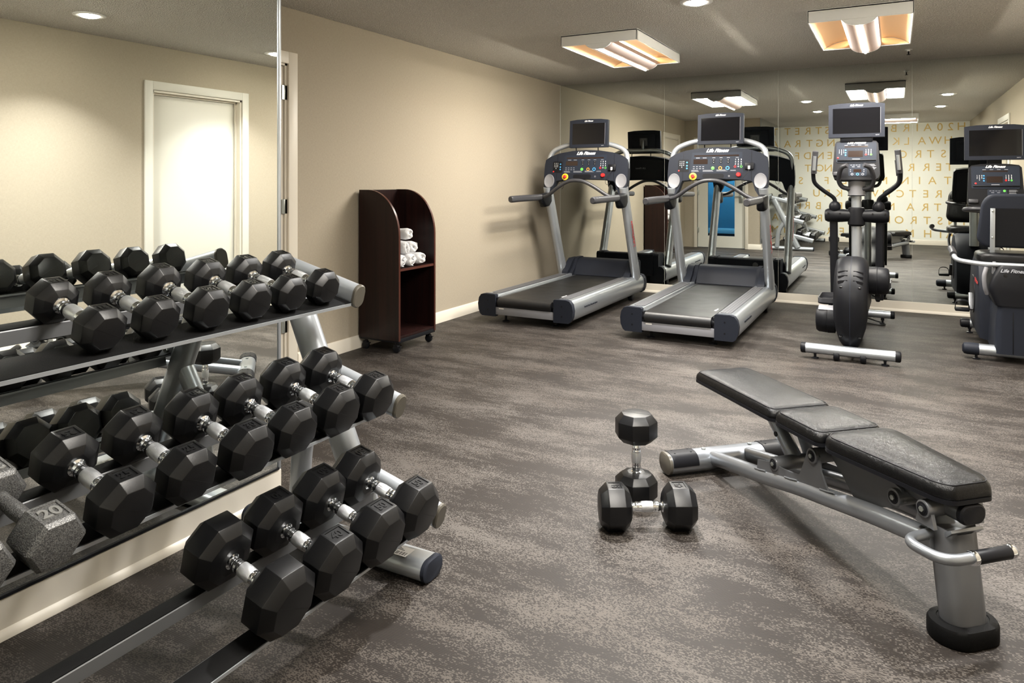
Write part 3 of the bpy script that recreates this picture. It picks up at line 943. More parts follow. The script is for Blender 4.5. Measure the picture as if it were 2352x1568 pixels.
# rear cross tube with rubber end sleeves
st = rrect(.105, .085, .040, 7)
m = MB(); m.loft([[Vector((p[0], y, .050 + p[1])) for p in st] for y in (-.29, .29)])
rt = m.build('rear_tube', M_bench, bench, ang=50)
for s in (-1, 1):
    m = MB()
    arc = [p for p in rrect(.111, .091, .043, 7)]
    top = [(p[0], p[1]) for p in arc if p[1] > -.005]
    top = sorted(top, key=lambda p: math.atan2(p[1], p[0]))
    inn = [(p[0] * .94, p[1] * .94) for p in reversed(top)]
    m.polyY([(p[0], p[1] + .050) for p in top + inn], *sorted((s * .165, s * .285)), bev=.001)
    sl = m.build('guard_pad', M_navy2, rt, ang=50)
    for yy in (.185, .262):
        for xx in (-.016, .016):
            m = MB(); m.cyl((xx, s * yy, .0945), (xx, s * yy, .0965), .0042, 10); m.build('screw', M_navy2, sl)
    m = MB()
    m.loft([[Vector((p[0] * k, s * y, .050 + p[1] * k)) for p in st] for y, k in ((.288, 1.03), (.300, 1.03), (.304, .90))][::s])
    m.build('end_cap', M_cap, rt)
    m = MB(); m.cyl((0, s * .115, .090), (0, s * .115, .099), .009, 6, .001); m.build('bolt', M_steel, rt)
# two curved main rails
rail = [(.035, .064), (.20, .096), (.40, .133), (.60, .176), (.77, .207), (.95, .236), (1.10, .250), (1.165, .254)]
for s in (-1, 1):
    m = MB()
    m.tube(smooth([(x, s * (.085 if x < .9 else .085 - .03 * (x - .9) / .26), z) for x, z in rail], 5), rrect(.050, .060, .024, 6))
    m.build('main_rail', M_bench, bench, ang=50)
# front post with rubber foot
m = MB()
ov = lambda a, b, k=1: [(a * k * math.cos(t) * (1 if abs(math.cos(t)) else 1), b * k * math.sin(t)) for t in [2 * PI * i / 32 for i in range(32)]]
rings = []
for z, cx in ((.05, 1.200), (.12, 1.190), (.20, 1.178), (.285, 1.165)):
    rings.append([Vector((cx + p[0], p[1], z + (.018 * (abs(p[1]) / .062) ** 2 if z > .28 else 0))) for p in rrect(.088, .126, .043, 8)])
m.loft(rings)
m.build('front_post', M_gun, bench, ang=60)
m = MB()
m.pad(rrect(.135, .19, .065, 8, 1.20, 0), [(.004, 0), (0, .006), (0, .042), (.004, .050), (.022, .054), (.023, .052)])
m.build('rubber_foot', M_rubber2, bench, ang=50)
# saddle plate on top of the post and seat hinge
m = MB()
arcp = [(1.10, .305), (1.115, .318), (1.135, .300), (1.165, .290), (1.195, .294), (1.212, .306), (1.217, .300), (1.20, .282), (1.165, .276), (1.12, .285)]
m.polyY(arcp, -.055, .055, bev=.002); m.build('saddle_plate', M_bench, bench, ang=50)
def boss(x, y0, y1, z, r=.026, nm='pivot'):
    m = MB(); m.cyl((x, y0, z), (x, y1, z), r, 24, .003)
    o = m.build(nm, M_gun, bench)
    for y, d in ((y0, -1), (y1, 1)):
        m = MB(); m.lathe([(.019, 0), (.019, .0015), (.012, .002), (.012, .004), (.004, .0045)], 20, Matrix.Translation((x, y - d * .001, z)) @ Matrix.Rotation(-d * PI / 2, 4, 'X'))
        m.build('bolt', M_navy2 if r > .02 else M_steel, o)
        m = MB(); m.lathe([(.008, .003), (.008, .006), (.003, .0065)], 6, Matrix.Translation((x, y, z)) @ Matrix.Rotation(-d * PI / 2, 4, 'X')); m.build('bolt_head', M_steel, o)
boss(.485, -.105, .105, .214)
boss(.703, -.108, .108, .326)
boss(1.030, -.075, .075, .322)
boss(1.157, -.095, .095, .347, .024)
m = MB(); m.polyY([(1.125, .30), (1.138, .345), (1.157, .365), (1.178, .345), (1.19, .30)], -.088, -.076, bev=.001); m.build('hinge_ear', M_gun, bench)
m = MB(); m.polyY([(1.125, .30), (1.138, .345), (1.157, .365), (1.178, .345), (1.19, .30)], .076, .088, bev=.001); m.build('hinge_ear', M_gun, bench)
# side plates welded on the rails
side = [(.375, .135), (.382, .192), (.470, .215), (.53, .216), (.612, .226), (.632, .236), (.652, .280), (.672, .330), (.690, .350), (.716, .350), (.734, .332), (.742, .285), (.765, .250), (.812, .205), (.80, .190)]
for s in (-1, 1):
    m = MB(); m.polyY(side, *sorted((s * .094, s * .101)), bev=.0012); m.build('side_plate', M_gun, bench)
    for xw, zw in ((.40, .156), (.585, .196), (.775, .232)):
        m = MB(); m.tube([(xw - .035, s * .103, zw - .004), (xw, s * .104, zw + .003), (xw + .035, s * .103, zw + .012)], .003); m.build('weld_bead', M_bench, bench)
# curved seat arm
arm = [(.73, .365), (.80, .372), (.90, .372), (.99, .366), (1.045, .350), (1.058, .318), (1.035, .292), (.985, .270), (.93, .245), (.885, .235), (.845, .245), (.80, .29), (.755, .325)]
for s in (-1, 1):
    m = MB(); m.polyY(arm, *sorted((s * .052, s * .060)), bev=.001); m.build('seat_arm', M_gun, bench)
m = MB(); m.polyY([(.79, .37), (.94, .37), (.90, .30), (.84, .27)], -.02, .02, bev=.003); m.build('gusset', M_gun, bench)
# back support strut
m = MB(); m.tube([(.30, 0, .375), (.475, 0, .215)], circ(.030, 18)); o = m.build('back_strut', M_bench, bench)
for k, (x, z) in enumerate(((.345, .333), (.395, .288))):
    m = MB(); m.cyl((x, -.0315, z), (x, .0315, z), .010, 14); m.build('adjusting_hole', M_navy2, o)
m = MB(); m.polyY([(.385, .372), (.53, .372), (.515, .232), (.478, .226)], .034, .040, bev=.001); m.build('strut_plate', M_bench, bench)
# pad carrier frames
m = MB(); m.box(-.02, .76, -.045, -.018, .362, .380, .003); m.build('pad_rail', M_gun, bench)
m = MB(); m.box(-.02, .76, .018, .045, .362, .380, .003); m.build('pad_rail', M_gun, bench)
st2 = rrect(.085, .052, .024, 7)
m = MB(); m.loft([[Vector((x, p[0], .352 + p[1])) for p in st2] for x in (.80, 1.222)]); o = m.build('seat_tube', M_gun, bench, ang=50)
m = MB(); m.loft([[Vector((x, p[0] * k, .352 + p[1] * k)) for p in st2] for x, k in ((1.22, 1.04), (1.232, 1.04), (1.236, .9))]); m.build('end_cap', M_navy2, o)
# cushions
def cushion(name, outline, z0, th, crown, label=None):
    r = .022
    m = MB()
    prof = [(.010, z0), (0, z0 + .004), (0, z0 + .016)]
    m.pad(outline, prof + [(.004, z0 + .0165)])
    base = m.build('base_shell', M_navy2, None, ang=40)
    m = MB()
    prof = [(.005, z0 + .014), (.001, z0 + .017), (.000, z0 + .022), (.001, z0 + th - .034)]
    prof += [(.001 + .036 * (1 - math.cos(a)), z0 + th - .034 + .030 * math.sin(a)) for a in [PI / 2 * i / 7 for i in range(1, 8)]]
    prof += [(.05, z0 + th - .004 + crown * .30), (.07, z0 + th - .004 + crown * .62), (.095, z0 + th - .004 + crown * .90), (.120, z0 + th - .004 + crown)]
    m.pad(outline, prof)
    o = m.build(name, M_leather, bench, ang=60)
    base.parent = o
    m = MB()
    xs, ys = [p[0] for p in outline], [p[1] for p in outline]
    cx, cy, hx, hy = (min(xs) + max(xs)) / 2, (min(ys) + max(ys)) / 2, (max(xs) - min(xs)) / 2, (max(ys) - min(ys)) / 2
    ol = [(cx + (p[0] - cx) * (1 - .0125 / hx), cy + (p[1] - cy) * (1 - .0125 / hy)) for p in outline]
    m.tube([(p[0], p[1], z0 + th - .0115) for p in ol], circ(.0017, 6), closed=True); m.build('seam', M_navy2, o)
    return o
back = rrect(.570, .272, .030, 5, .236, 0)
cushion('back_pad', back, .378, .060, .005)
mid = rrect(.252, .272, .030, 5, .650, 0)
cushion('middle_pad', mid, .378, .062, .007)
L_ = []
for p in rrect(.455, .280, .050, 7, 1.008, 0):
    k = (p[0] - .78) / .455
    L_.append((p[0], p[1] * (1 - .40 * max(0, k) ** 1.8)))
cushion('seat_pad', L_, .380, .066, .014)
# carry handle in front of the post
pth = fillet([(1.150, -.050, .272), (1.165, -.165, .272), (1.285, -.150, .270), (1.290, .075, .272)], [.045, .055], 8)
m = MB(); m.tube(pth, circ(.0145, 16)); h = m.build('handle', M_bench, bench, ang=50)
m = MB(); m.cyl((1.2885, -.055, .2705), (1.290, .064, .272), .0175, 20, .001); g = m.build('grip', M_navy2, h)
for y in (-.062, .062):
    m = MB(); m.cyl((1.289, y - .007, .2712), (1.289, y + .007, .2712), .0188, 20, .001); m.build('grip_ring', M_chrome, h)
# ------------------------------------------------------------------ shared cardio machine pieces
def face_frame(o, tilt):
    a = R(tilt)
    return frame(o, (1, 0, 0), (0, math.sin(a), math.cos(a)))

def tv_set(root, o, tilt, w=.43, h=.300, mount=True):
    """screen on a stalk; faces -Y"""
    M = face_frame(o, tilt)
    m = MB()
    top = [(w / 2, h / 2 - .014), (w * .3, h / 2 - .003), (0, h / 2), (-w * .3, h / 2 - .003), (-w / 2, h / 2 - .014)]
    m.poly([(-w / 2, -h / 2), (w / 2, -h / 2)] + top, -.045, 0, .006, 2, M)
    m.box(-w * .36, w * .36, -h * .38, h * .34, -.062, -.04, .006, M=M)
    tv = m.build('monitor', M_navy, root, ang=30)
    sw, sh = w * .845, h * .735
    m = MB(); m.box(-sw / 2, sw / 2, -sh / 2 - .006, sh / 2 - .006, -.002, .0008, M=M); m.build('screen', M_screen, tv)
    m = MB(); m.box(sw / 2, sw / 2 + .0025, -sh / 2 - .006, sh / 2 - .006, -.002, .0012, M=M); m.build('screen_edge', M_grey, tv)
    text('logo', 'Life Fitness', .021, M_white, tv, M @ Matrix.Translation((0, h / 2 - .022, .0006)), .0005, .5, .0007)
    text('print', 'HDTV', .010, M_dimwhite, tv, M @ Matrix.Translation((w * .42 - .02, -h / 2 + .016, .0006)), .0003, 0, .0002)
    m = MB(); m.box(-.05, .05, -.05, .05, -.066, -.060, .002, M=M); vp = m.build('mount_plate', M_lgrey, tv)
    for sx in (-1, 1):
        for sy in (-1, 1):
            m = MB(); m.cyl(M @ Vector((sx * .04, sy * .04, -.066)), M @ Vector((sx * .04, sy * .04, -.0685)), .004, 8); m.build('screw', M_navy2, vp)
    m = MB()
    for k in range(2):
        m.box(-w * .3, w * .3, h * .25 - k * .012, h * .25 - k * .012 + .005, -.0628, -.0618, M=M)
    m.build('vent_slots', M_navy2, tv)
    return tv

def label_rows(mb, x0, x1, y0, n, M, z=.0012, dy=.006):
    for k in range(n):
        mb.box(x0, x1 - random.uniform(0, .3) * (x1 - x0), y0 - k * dy, y0 - k * dy + .0022, z - .0004, z, M=M)

def keypad(parent, M, x0, y0, dx, dy, size, mat, name='keypad', rows=('123', '456', '789', ' 0 ')):
    m = MB()
    for r, row in enumerate(rows):
        for c, ch in enumerate(row):
            if ch == ' ': continue
            t = bmesh.new(); t.from_mesh(text_data(ch, size, .0003, mat, 0, .0006))
            m._merge(t, M @ Matrix.Translation((x0 + c * dx, y0 - r * dy, .0012)))
    return m.build(name, mat, parent, flat=True)

def key(parent, M, x, y, r, mat, name='key', ring=None, h=.0025):
    if ring:
        m = MB(); m.lathe([(r * .62, .0008), (r * .62, h), (r, h), (r, .0008)], 20, M @ Matrix.Translation((x, y, 0))); o = m.build(name, mat, parent)
        return o
    m = MB(); m.lathe([(r, .0005), (r, h * .7), (r * .8, h)], 20, M @ Matrix.Translation((x, y, 0)))
    return m.build(name, mat, parent)

# ------------------------------------------------------------------ treadmill
def make_treadmill():
    T_ = thing('treadmill', 'x', 'treadmill', (0, 0, 0), 0, 'treadmills facing the mirror')
    # side rails
    for s in (-1, 1):
        prof = [(.292, .075), (.292, .240), (.300, .247), (.405, .250), (.432, .242), (.452, .215), (.461, .165), (.456, .115), (.440, .078), (.42, .066), (.31, .066)]
        pr = [(s * p[0], p[1]) for p in prof]
        m = MB(); m.polyY(pr, .045, 1.965)
        rail_ = m.build('side_rail', M_alu, T_, ang=50)
        m = MB(); m.poly(rrect(.088, 1.50, .030, 6, s * .348, .86), .2485, .2525, .0012); m.build('foot_pad', M_treadpad, rail_)
        capo = [(s * p[0], p[1]) for p in [(.286, .058), (.286, .246), (.296, .254), (.405, .256), (.436, .248), (.458, .218), (.468, .165), (.462, .112), (.445, .072), (.425, .058)]]
        for (y0, y1) in ((-.002, .048), (1.960, 2.025)):
            m = MB(); m.polyY(capo, y0, y1, bev=.006, ang=50); ec = m.build('end_cap', M_navy, T_, ang=40)
            yy = y0 if y0 < 1 else y1
            for zz in (.115, .200):
                m = MB(); m.cyl((s * .365, yy - .001, zz), (s * .365, yy + .001, zz), .007, 12); m.build('screw', M_navy2, ec)
        if s > 0:
            text('print', 'FlexDeck Shock Absorption System', .021, M_navy, rail_, frame((.4625, .42, .165), (0, 1, 0), (-.06, 0, 1)), .0008, 0, .0003)
    # belt and rollers
    m = MB()
    pr = [(.030 + .042 * math.cos(a), .183 + .042 * math.sin(a)) for a in [PI / 2 + PI * i / 12 for i in range(13)]]
    m.polyX([(1.80, .225)] + pr + [(1.80, .141), (1.80, .145), ] + [(.030 + .039 * math.cos(a), .183 + .039 * math.sin(a)) for a in [PI / 2 + PI * i / 12 for i in range(12, -1, -1)]] + [(1.80, .222)], -.262, .262)
    bl = m.build('belt', M_belt, T_, ang=40)
    text('print', 'LifeFitness', .026, M_white, bl, frame((.225, .36, .2256), (0, 1, 0), (-1, 0, 0)), .0003, .2, .0003)
    m = MB(); m.box(-.288, .288, .06, 1.80, .16, .214, .002); m.build('deck', M_navy2, T_)
    for s in (-1, 1):
        m = MB(); m.box(*sorted((s * .266, s * .290)), .07, 1.80, .214, .2255, .001); m.build('deck_edge', M_gun, T_)
        m = MB(); m.cyl((s * .262, .032, .183), (s * .286, .032, .183), .026, 16, .002); m.box(*sorted((s * .270, s * .288)), .012, .060, .12, .226, .003); m.build('roller_bracket', M_navy2, T_)
    m = MB(); m.cyl((-.262, .030, .183), (.262, .030, .183), .0385, 20); m.build('rear_roller', M_navy2, T_)
    m = MB(); m.box(-.288, .288, .006, .030, .074, .142, .002); cm = m.build('rear_crossbar', M_lgrey, T_)
    m = MB(); m.box(-.255, -.205, .0045, .0062, .126, .136); m.build('sticker', M_label, cm)
    # leveling feet and lift wheels
    for s in (-1, 1):
        m = MB(); m.lathe([(.035, 0), (.035, .006), (.012, .012), (.010, .08)], 18, Matrix.Translation((s * .25, .13, 0))); m.build('leveling_foot', M_navy2, T_)
        m = MB(); m.cyl((s * .37, 1.72, .045), (s * .415, 1.72, .045), .045, 20, .004); m.build('wheel', M_navy2, T_)
    # motor cover
    m = MB()
    prof = [(1.775, .232)] + [(1.775 + .175 * (1 - math.cos(a)), .232 + .170 * math.sin(a) ** 1.0) for a in [PI / 2 * i / 8 for i in range(1, 9)]]
    prof = [(1.770, .232), (1.790, .262), (1.825, .318), (1.862, .364), (1.90, .392), (1.94, .402), (2.03, .402), (2.045, .390), (2.05, .14), (1.80, .14)]
    m.polyX(prof, -.300, .300, bev=.006, ang=40)
    mc = m.build('motor_cover', M_navy, T_, ang=30)
    for s in (-1, 1):
        m = MB()
        sh = [(1.72, .236), (1.735, .262), (1.80, .300), (1.845, .352), (1.885, .402), (1.93, .412), (2.03, .412), (2.052, .398), (2.055, .14), (1.74, .20)]
        m.polyX(sh, *sorted((s * .290, s * .330)), bev=.007, ang=40)
        m.polyX([(1.66, .244), (1.675, .272), (1.74, .310), (1.80, .372), (1.86, .402), (2.02, .402), (2.04, .38), (2.04, .244)], *sorted((s * .325, s * .392)), bev=.010, ang=40)
        m.build('side_shroud', M_navy, mc, ang=30)
    m = MB()
    for k in range(18):
        for j in range(4):
            m.box(-.26 + k * .03, -.25 + k * .03, 2.0495, 2.0515, .215 + j * .022, .221 + j * .022)
    m.build('grille', M_navy2, mc)
    m = MB(); m.cyl((.13, 2.049, .335), (.13, 2.055, .335), .030, 24, .002); m.build('power_inlet', M_grey, mc)
    # uprights
    ov_ = rrect(.080, .118, .039, 8)
    for s in (-1, 1):
        m = MB(); m.tube([(s * .428, 1.775, .235), (s * .428, 1.40, 1.16), (s * .428, 1.385, 1.21)], ov_, up=(0, 1, 0))
        up = m.build('upright', M_alu if False else M_silver, T_, ang=50)
        m = MB(); m.tube([(s * .428, 1.776, .243), (s * .428, 1.712, .40)], rrect(.083, .121, .040, 8), up=(0, 1, 0)); m.build('upright_collar', M_silver2, up, ang=50)
        if s > 0:
            text('logo', 'LifeFitness', .070, M_redprint, up, frame((.4688, 1.565, .72), (0, -.376, .927), (0, -.927, -.376)), .0006, .15, .001)
    # console housing
    F_ = face_frame((0, 1.395, 1.430), 8)
    top = [(.458, .070), (.40, .108), (.30, .140), (.15, .163), (0, .170), (-.15, .163), (-.30, .140), (-.40, .108), (-.458, .070)]
    left = [(-.468, .02), (-.472, -.10), (-.468, -.20), (-.455, -.275), (-.425, -.300), (-.385, -.290), (-.357, -.245), (-.338, -.180), (-.325, -.158)]
    bot = [(-.20, -.142), (0, -.136), (.20, -.142)]
    right = [(-p[0], p[1]) for p in reversed(left)]
    m = MB(); m.poly(top + left + bot + right, -.075, 0, .008, 2, F_, ang=60)
    cs = m.build('console', M_navy, T_, ang=30)
    m = MB(); m.poly([(-.30, .112), (-.15, .132), (0, .138), (.15, .132), (.30, .112), (.285, -.02), (.27, -.118), (-.27, -.118), (-.285, -.02)][::-1], -.102, -.07, .008, 2, F_, ang=60)
    m.build('back_shell', M_navy2, cs, ang=30)
    text('logo', 'Life Fitness', .030, M_dimwhite, cs, F_ @ Matrix.Translation((0, .02, -.1025)) @ Matrix.Rotation(PI, 4, 'Y'), .0006, .35, .0005)
    for s in (-1, 1):
        m = MB(); m.poly([(s * .318, .126), (s * .322, -.155), (s * .325, -.155), (s * .321, .126)], -.001, .0012, M=F_); m.build('seam', M_navy2, cs)
        m = MB()
        el = circ(.058, 32, s * .405, -.160, .074)
        m.loft([[F_ @ Vector((s * .405 + (p[0] - s * .405) * k, -.160 + (p[1] + .160) * k, z)) for p in el] for k, z in ((1.0, 0), (1.0, .008), (.95, .011), (.80, .006), (.40, .003))])
        m.build('speaker_pad', M_lgrey, cs, ang=50)
        # arm socket and hand rail
        m = MB()
        m.loft([[Vector((s * .428 + p[0], y + p[1] * .2, z + p[1])) for p in rrect(w_, h_, .03, 6)] for w_, h_, y, z in ((.075, .10, 1.41, 1.08), (.090, .15, 1.36, 1.075), (.085, .15, 1.28, 1.07), (.060, .075, 1.20, 1.10))])
        m.build('arm_socket', M_navy2, cs, ang=60)
        m = MB()
        rr_ = rrect(.058, .066, .026, 7)
        m.loft([[Vector((s * .428 + p[0] * k, y, z + p[1] * k)) for p in rr_] for y, z, k in ((1.27, 1.105, .95), (1.10, 1.10, 1), (.70, 1.096, 1), (.565, 1.093, 1), (.548, 1.093, .93), (.538, 1.093, .75))])
        m.build('hand_rail', M_gun if False else M_grey2, T_, ang=50)
    m = MB(); m.tube(smooth([(-.42, 1.215, 1.10), (-.33, 1.19, 1.125), (-.20, 1.16, 1.21), (-.09, 1.145, 1.265), (0, 1.14, 1.278), (.09, 1.145, 1.265), (.20, 1.16, 1.21), (.33, 1.19, 1.125), (.42, 1.215, 1.10)], 6), circ(.0185, 16))
    m.build('front_handlebar', M_grey2, T_, ang=60)
    # overlay and controls
    m = MB(); m.poly([(.235, .118), (-.235, .118), (-.262, -.078), (.246, -.078)], 0, .0009, .0004, 1, F_); ov2 = m.build('overlay', M_panel, cs)
    text('logo', 'Life Fitness', .046, M_white, cs, F_ @ Matrix.Translation((0, .134, .001)), .0006, .5, .0018)
    m = MB(); m.box(-.215, .205, .078, .092, .0006, .0014, M=F_); m.build('message_display', M_led, ov2)
    m = MB(); m.box(-.222, -.085, .004, .052, .0006, .0014, M=F_); m.build('time_display', M_led, ov2)
    keypad(ov2, F_, .175, .045, .026, .022, .017, M_white)
    key(ov2, F_, .172, -.022, .011, M_red, ring=1); key(ov2, F_, .228, -.022, .011, M_green, ring=1)
    key(ov2, F_, -.035, -.035, .016, M_green); key(ov2, F_, .035, -.035, .017, M_orange, ring=1); key(ov2, F_, .103, -.035, .018, M_blue, ring=1)
    for x in (-.028, .040, .108):
        key(ov2, F_, x, .042, .012, M_navy2); key(ov2, F_, x, .020, .012, M_navy2)
    m = MB()
    for x in (-.028, .040, .108, .19):
        m.box(x - .014, x + .014, .063, .067, .0006, .0012, M=F_)
    for x in (-.18, -.115): m.box(x - .018, x + .018, .062, .067, .0006, .0012, M=F_)
    for x in (-.028, .040, .108):
        for y in (.042, .020): m.box(x - .003, x + .003, y - .003, y + .003, .002, .0028, M=F_)
    for k in range(4): m.box(-.225 + k * .03, -.208 + k * .03, -.022, -.017, .0006, .0012, M=F_); m.box(-.225 + k * .03, -.208 + k * .03, -.042, -.037, .0006, .0012, M=F_)
    m.build('print', M_dimwhite, ov2)
    m = MB()
    label_rows(m, -.24, -.16, -.056, 3, F_); label_rows(m, -.13, -.02, -.056, 3, F_); label_rows(m, 0, .11, -.053, 3, F_); label_rows(m, .13, .19, -.056, 2, F_)
    m.build('fine_print', M_dimwhite, ov2)
    # tv keypad on the left
    m = MB(); m.poly(rrect(.108, .122, .012, 4, -.322 + .005, -.010), 0, .0012, .0004, 1, F_); tk = m.build('tv_keypad', M_navy2, cs)
    keypad(tk, F_, -.352, .030, .018, .018, .013, M_white, rows=('123', '456', '789', ' 0 '))
    for k, y in enumerate((.022, -.010, -.036)): key(tk, F_, -.284, y, .008, M_blue)
    key(tk, F_, -.362, -.058, .008, M_red)
    # emergency stop, slot, red knob, dock
    m = MB(); m.lathe([(.036, 0), (.036, .004), (.022, .006), (.022, .004)], 28, F_ @ Matrix.Translation((-.222, -.115, 0))); es = m.build('emergency_stop', M_yellow, cs)
    m = MB(); m.lathe([(.018, .004), (.018, .016), (.013, .020)], 24, F_ @ Matrix.Translation((-.222, -.115, 0))); m.build('button', M_red, es)
    m = MB(); m.poly(rrect(.205, .046, .023, 8, -.030, -.112), -.0005, .0008, M=F_); m.build('slot', M_navy2, cs)
    m = MB(); m.lathe([(.022, 0), (.020, .016), (.017, .020)], 24, F_ @ Matrix.Translation((.205, -.100, 0))); kn = m.build('knob', M_red, cs)
    m = MB(); m.lathe([(.009, .0), (.009, .002), (.006, .002), (.006, 0)], 16, F_ @ Matrix.Translation((.118, -.112, 0))); m.build('headphone_jack', M_lgrey, cs)
    m = MB(); m.box(.262, .345, -.052, .012, 0, .020, .006, M=F_); dk = m.build('phone_dock', M_navy2, cs)
    m = MB(); m.box(.292, .312, -.050, -.018, .019, .0215, .002, M=F_); m.build('clip', M_label, dk)
    m = MB(); m.tube(smooth([F_ @ Vector(p) for p in ((.302, -.048, .021), (.298, -.075, .030), (.27, -.11, .032), (.245, -.15, .03), (.25, -.19, .025), (.275, -.20, .02), (.29, -.17, .02))], 5), circ(.0022, 8)); m.build('cord', M_cable, dk)
    m = MB(); m.tube(smooth([F_ @ Vector(p) for p in ((-.222, -.118, .022), (-.224, -.16, .03), (-.222, -.22, .03), (-.235, -.25, .03))], 5), circ(.0022, 8)); m.build('cord', M_cable, es)
    # arch tube carrying the screen
    path = fillet([(-.445, 1.44, 1.40), (-.440, 1.475, 1.585), (-.24, 1.49, 1.665), (.24, 1.49, 1.665), (.440, 1.475, 1.585), (.445, 1.44, 1.40)], [.09, .16, .16, .09], 8)
    m = MB(); m.tube(path, circ(.026, 16), up=(0, 1, 0)); ar = m.build('screen_arch', M_silver2, T_, ang=60)
    m = MB(); m.tube([(.03, 1.492, 1.665), (.03, 1.497, 1.72), (.03, 1.480, 1.79)], circ(.022, 14)); m.build('screen_bracket', M_gun, ar, ang=60)
    for x in (-.13, .12):
        m = MB(); m.cyl((x, 1.465, 1.585), (x, 1.46, 1.655), .006, 10); m.build('cable', M_cable, ar)
    tv_set(T_, (.03, 1.415, 1.775), 4)
    return T_

M_grey2 = simple('dark grey soft grip', (.040, .040, .045), .42, bump=.06, bscale=900)
tm = make_treadmill()
tm.location = (-2.865, 5.50, 0)
tag(tm, 'grey treadmill nearest the left wall, with a small screen and black belt')
tm2 = copy_tree(tm)
tm2.location = (-1.50, 5.475, 0)
tag(tm2, 'grey treadmill between the other treadmill and the elliptical trainer')
# ------------------------------------------------------------------ console shared by the elliptical trainer and the bike
def small_console(root, o, tilt, w=.345, h=.345):
    F_ = face_frame(o, tilt)
    m = MB()
    top = [(w / 2 - .012, h / 2 - .03), (w * .42, h / 2 - .010), (w * .25, h / 2), (0, h / 2 + .004), (-w * .25, h / 2), (-w * .42, h / 2 - .010), (-w / 2 + .012, h / 2 - .03)]
    bot = [(-w / 2 - .002, -h / 2 + .05), (-w / 2 + .01, -h / 2 + .015), (-w * .38, -h / 2), (w * .38, -h / 2), (w / 2 - .01, -h / 2 + .015), (w / 2 + .002, -h / 2 + .05)]
    m.poly(top + bot, -.070, 0, .010, 3, F_, ang=60)
    cs = m.build('console', M_navy2, root, ang=30)
    m = MB(); m.poly(rrect(w * .86, h * .52, .012, 4, 0, h * .185), 0, .004, .0015, 1, F_); pn = m.build('upper_panel', M_panel, cs)
    G_ = F_ @ Matrix.Translation((0, 0, .004))
    text('logo', 'Life Fitness', .030, M_white, cs, F_ @ Matrix.Translation((0, h / 2 - .024, .0046)), .0005, .5, .0011)
    m = MB()
    for x in (-.075, -.025, .025, .075): m.box(x - .012, x + .012, h * .36, h * .36 + .004, 0, .0006, M=G_)
    m.box(-.028, .028, .003, .008, 0, .0006, M=G_); m.box(-.034, .034, -.010, -.004, 0, .0006, M=G_)
    m.build('print', M_dimwhite, pn)
    m = MB(); m.box(-.060, .050, .022, .075, 0, .0008, M=G_); m.box(-.085, .085, h * .31, h * .345, 0, .0008, M=G_); m.build('display', M_led, pn)
    keypad(pn, G_, -.125, .082, .0165, .0125, .010, M_white)
    keypad(pn, G_, .072, .082, .0185, .0135, .0125, M_white)
    key(pn, G_, .072, .0415, .008, M_red, ring=1); key(pn, G_, .109, .0415, .008, M_green, ring=1)
    for y in (.080, .058, .038): key(pn, G_, -.078, y, .0065, M_blue)
    key(pn, G_, -.135, .016, .0075, M_red)
    m = MB(); m.box(-w * .40, w * .42, -.012, -.002, 0, .014, .003, M=F_); m.build('reading_ledge', M_navy2, cs)
    m = MB(); m.poly(rrect(.135, .105, .008, 4, .012, -.085), 0, .002, .0008, 1, F_); lp = m.build('lower_panel', M_panel, cs)
    key(lp, F_, .060, -.045, .0105, M_green); key(lp, F_, .012, -.122, .0105, M_blue, ring=1); key(lp, F_, -.028, -.122, .0095, M_dimwhite, ring=1); key(lp, F_, .050, -.122, .0095, M_dimwhite, ring=1)
    m = MB(); m.box(-.018, .040, -.105, -.080, 0, .0028, M=F_); m.build('display', M_led, lp)
    m = MB()
    for x in (-.035, -.015, .005, .025): m.box(x - .007, x + .007, -.047, -.044, .002, .0026, M=F_)
    for x in (-.02, .02): m.box(x - .010, x + .010, -.062, -.058, .002, .0026, M=F_)
    for x in (-.040, .058):
        for y in (-.085, -.100): m.box(x - .003, x + .003, y - .003, y + .003, .002, .0028, M=F_)
    label_rows(m, .090, .150, -.040, 3, F_); label_rows(m, .090, .150, -.062, 4, F_); label_rows(m, .110, .132, -.092, 1, F_)
    m.build('print', M_dimwhite, lp)
    m = MB(); m.box(-w / 2 + .004, -w * .31, -h / 2 + .03, -h / 2 + .062, -.01, .022, .006, M=F_); m.build('tray', M_grey2, cs)
    m = MB(); m.poly(rrect(w * .8, h * .8, .03, 4), -.095, -.06, .008, 2, F_); m.build('back_shell', M_navy2, cs, ang=30)
    return cs, F_

# ------------------------------------------------------------------ elliptical trainer
el = thing('elliptical_trainer', 'black elliptical trainer with moving arms, standing alone before the mirror', 'elliptical trainer', (-.280, 5.50, 0))
# rear (near) and front stabilisers
def stabiliser(root, x0, x1, y, r, z, foot=.08, mat=M_alu, capl=.018, cap=M_navy2):
    m = MB(); m.cyl((x0, y, z), (x1, y, z), r, 24); s = m.build('stabilizer', mat, root, ang=50)
    for xx, d in ((x0, -1), (x1, 1)):
        m = MB(); m.lathe([(r * 1.05, -capl), (r * 1.06, capl * .4), (r * .95, capl * .8), (r * .6, capl)], 24, Matrix.Translation((xx, y, z)) @ Matrix.Rotation(d * PI / 2, 4, 'Y')); m.build('end_cap', cap, s, ang=40)
        m = MB(); m.lathe([(.024, 0), (.024, .008), (.009, .012), (.009, .032), (.014, .033), (.014, z - r + .004)], 16, Matrix.Translation((xx - d * foot, y, 0))); m.build('leveling_foot', M_navy2, s, ang=40)
    return s
stabiliser(el, -.305, .300, .0, .036, .070)
stabiliser(el, -.27, .262, 1.60, .033, .085)
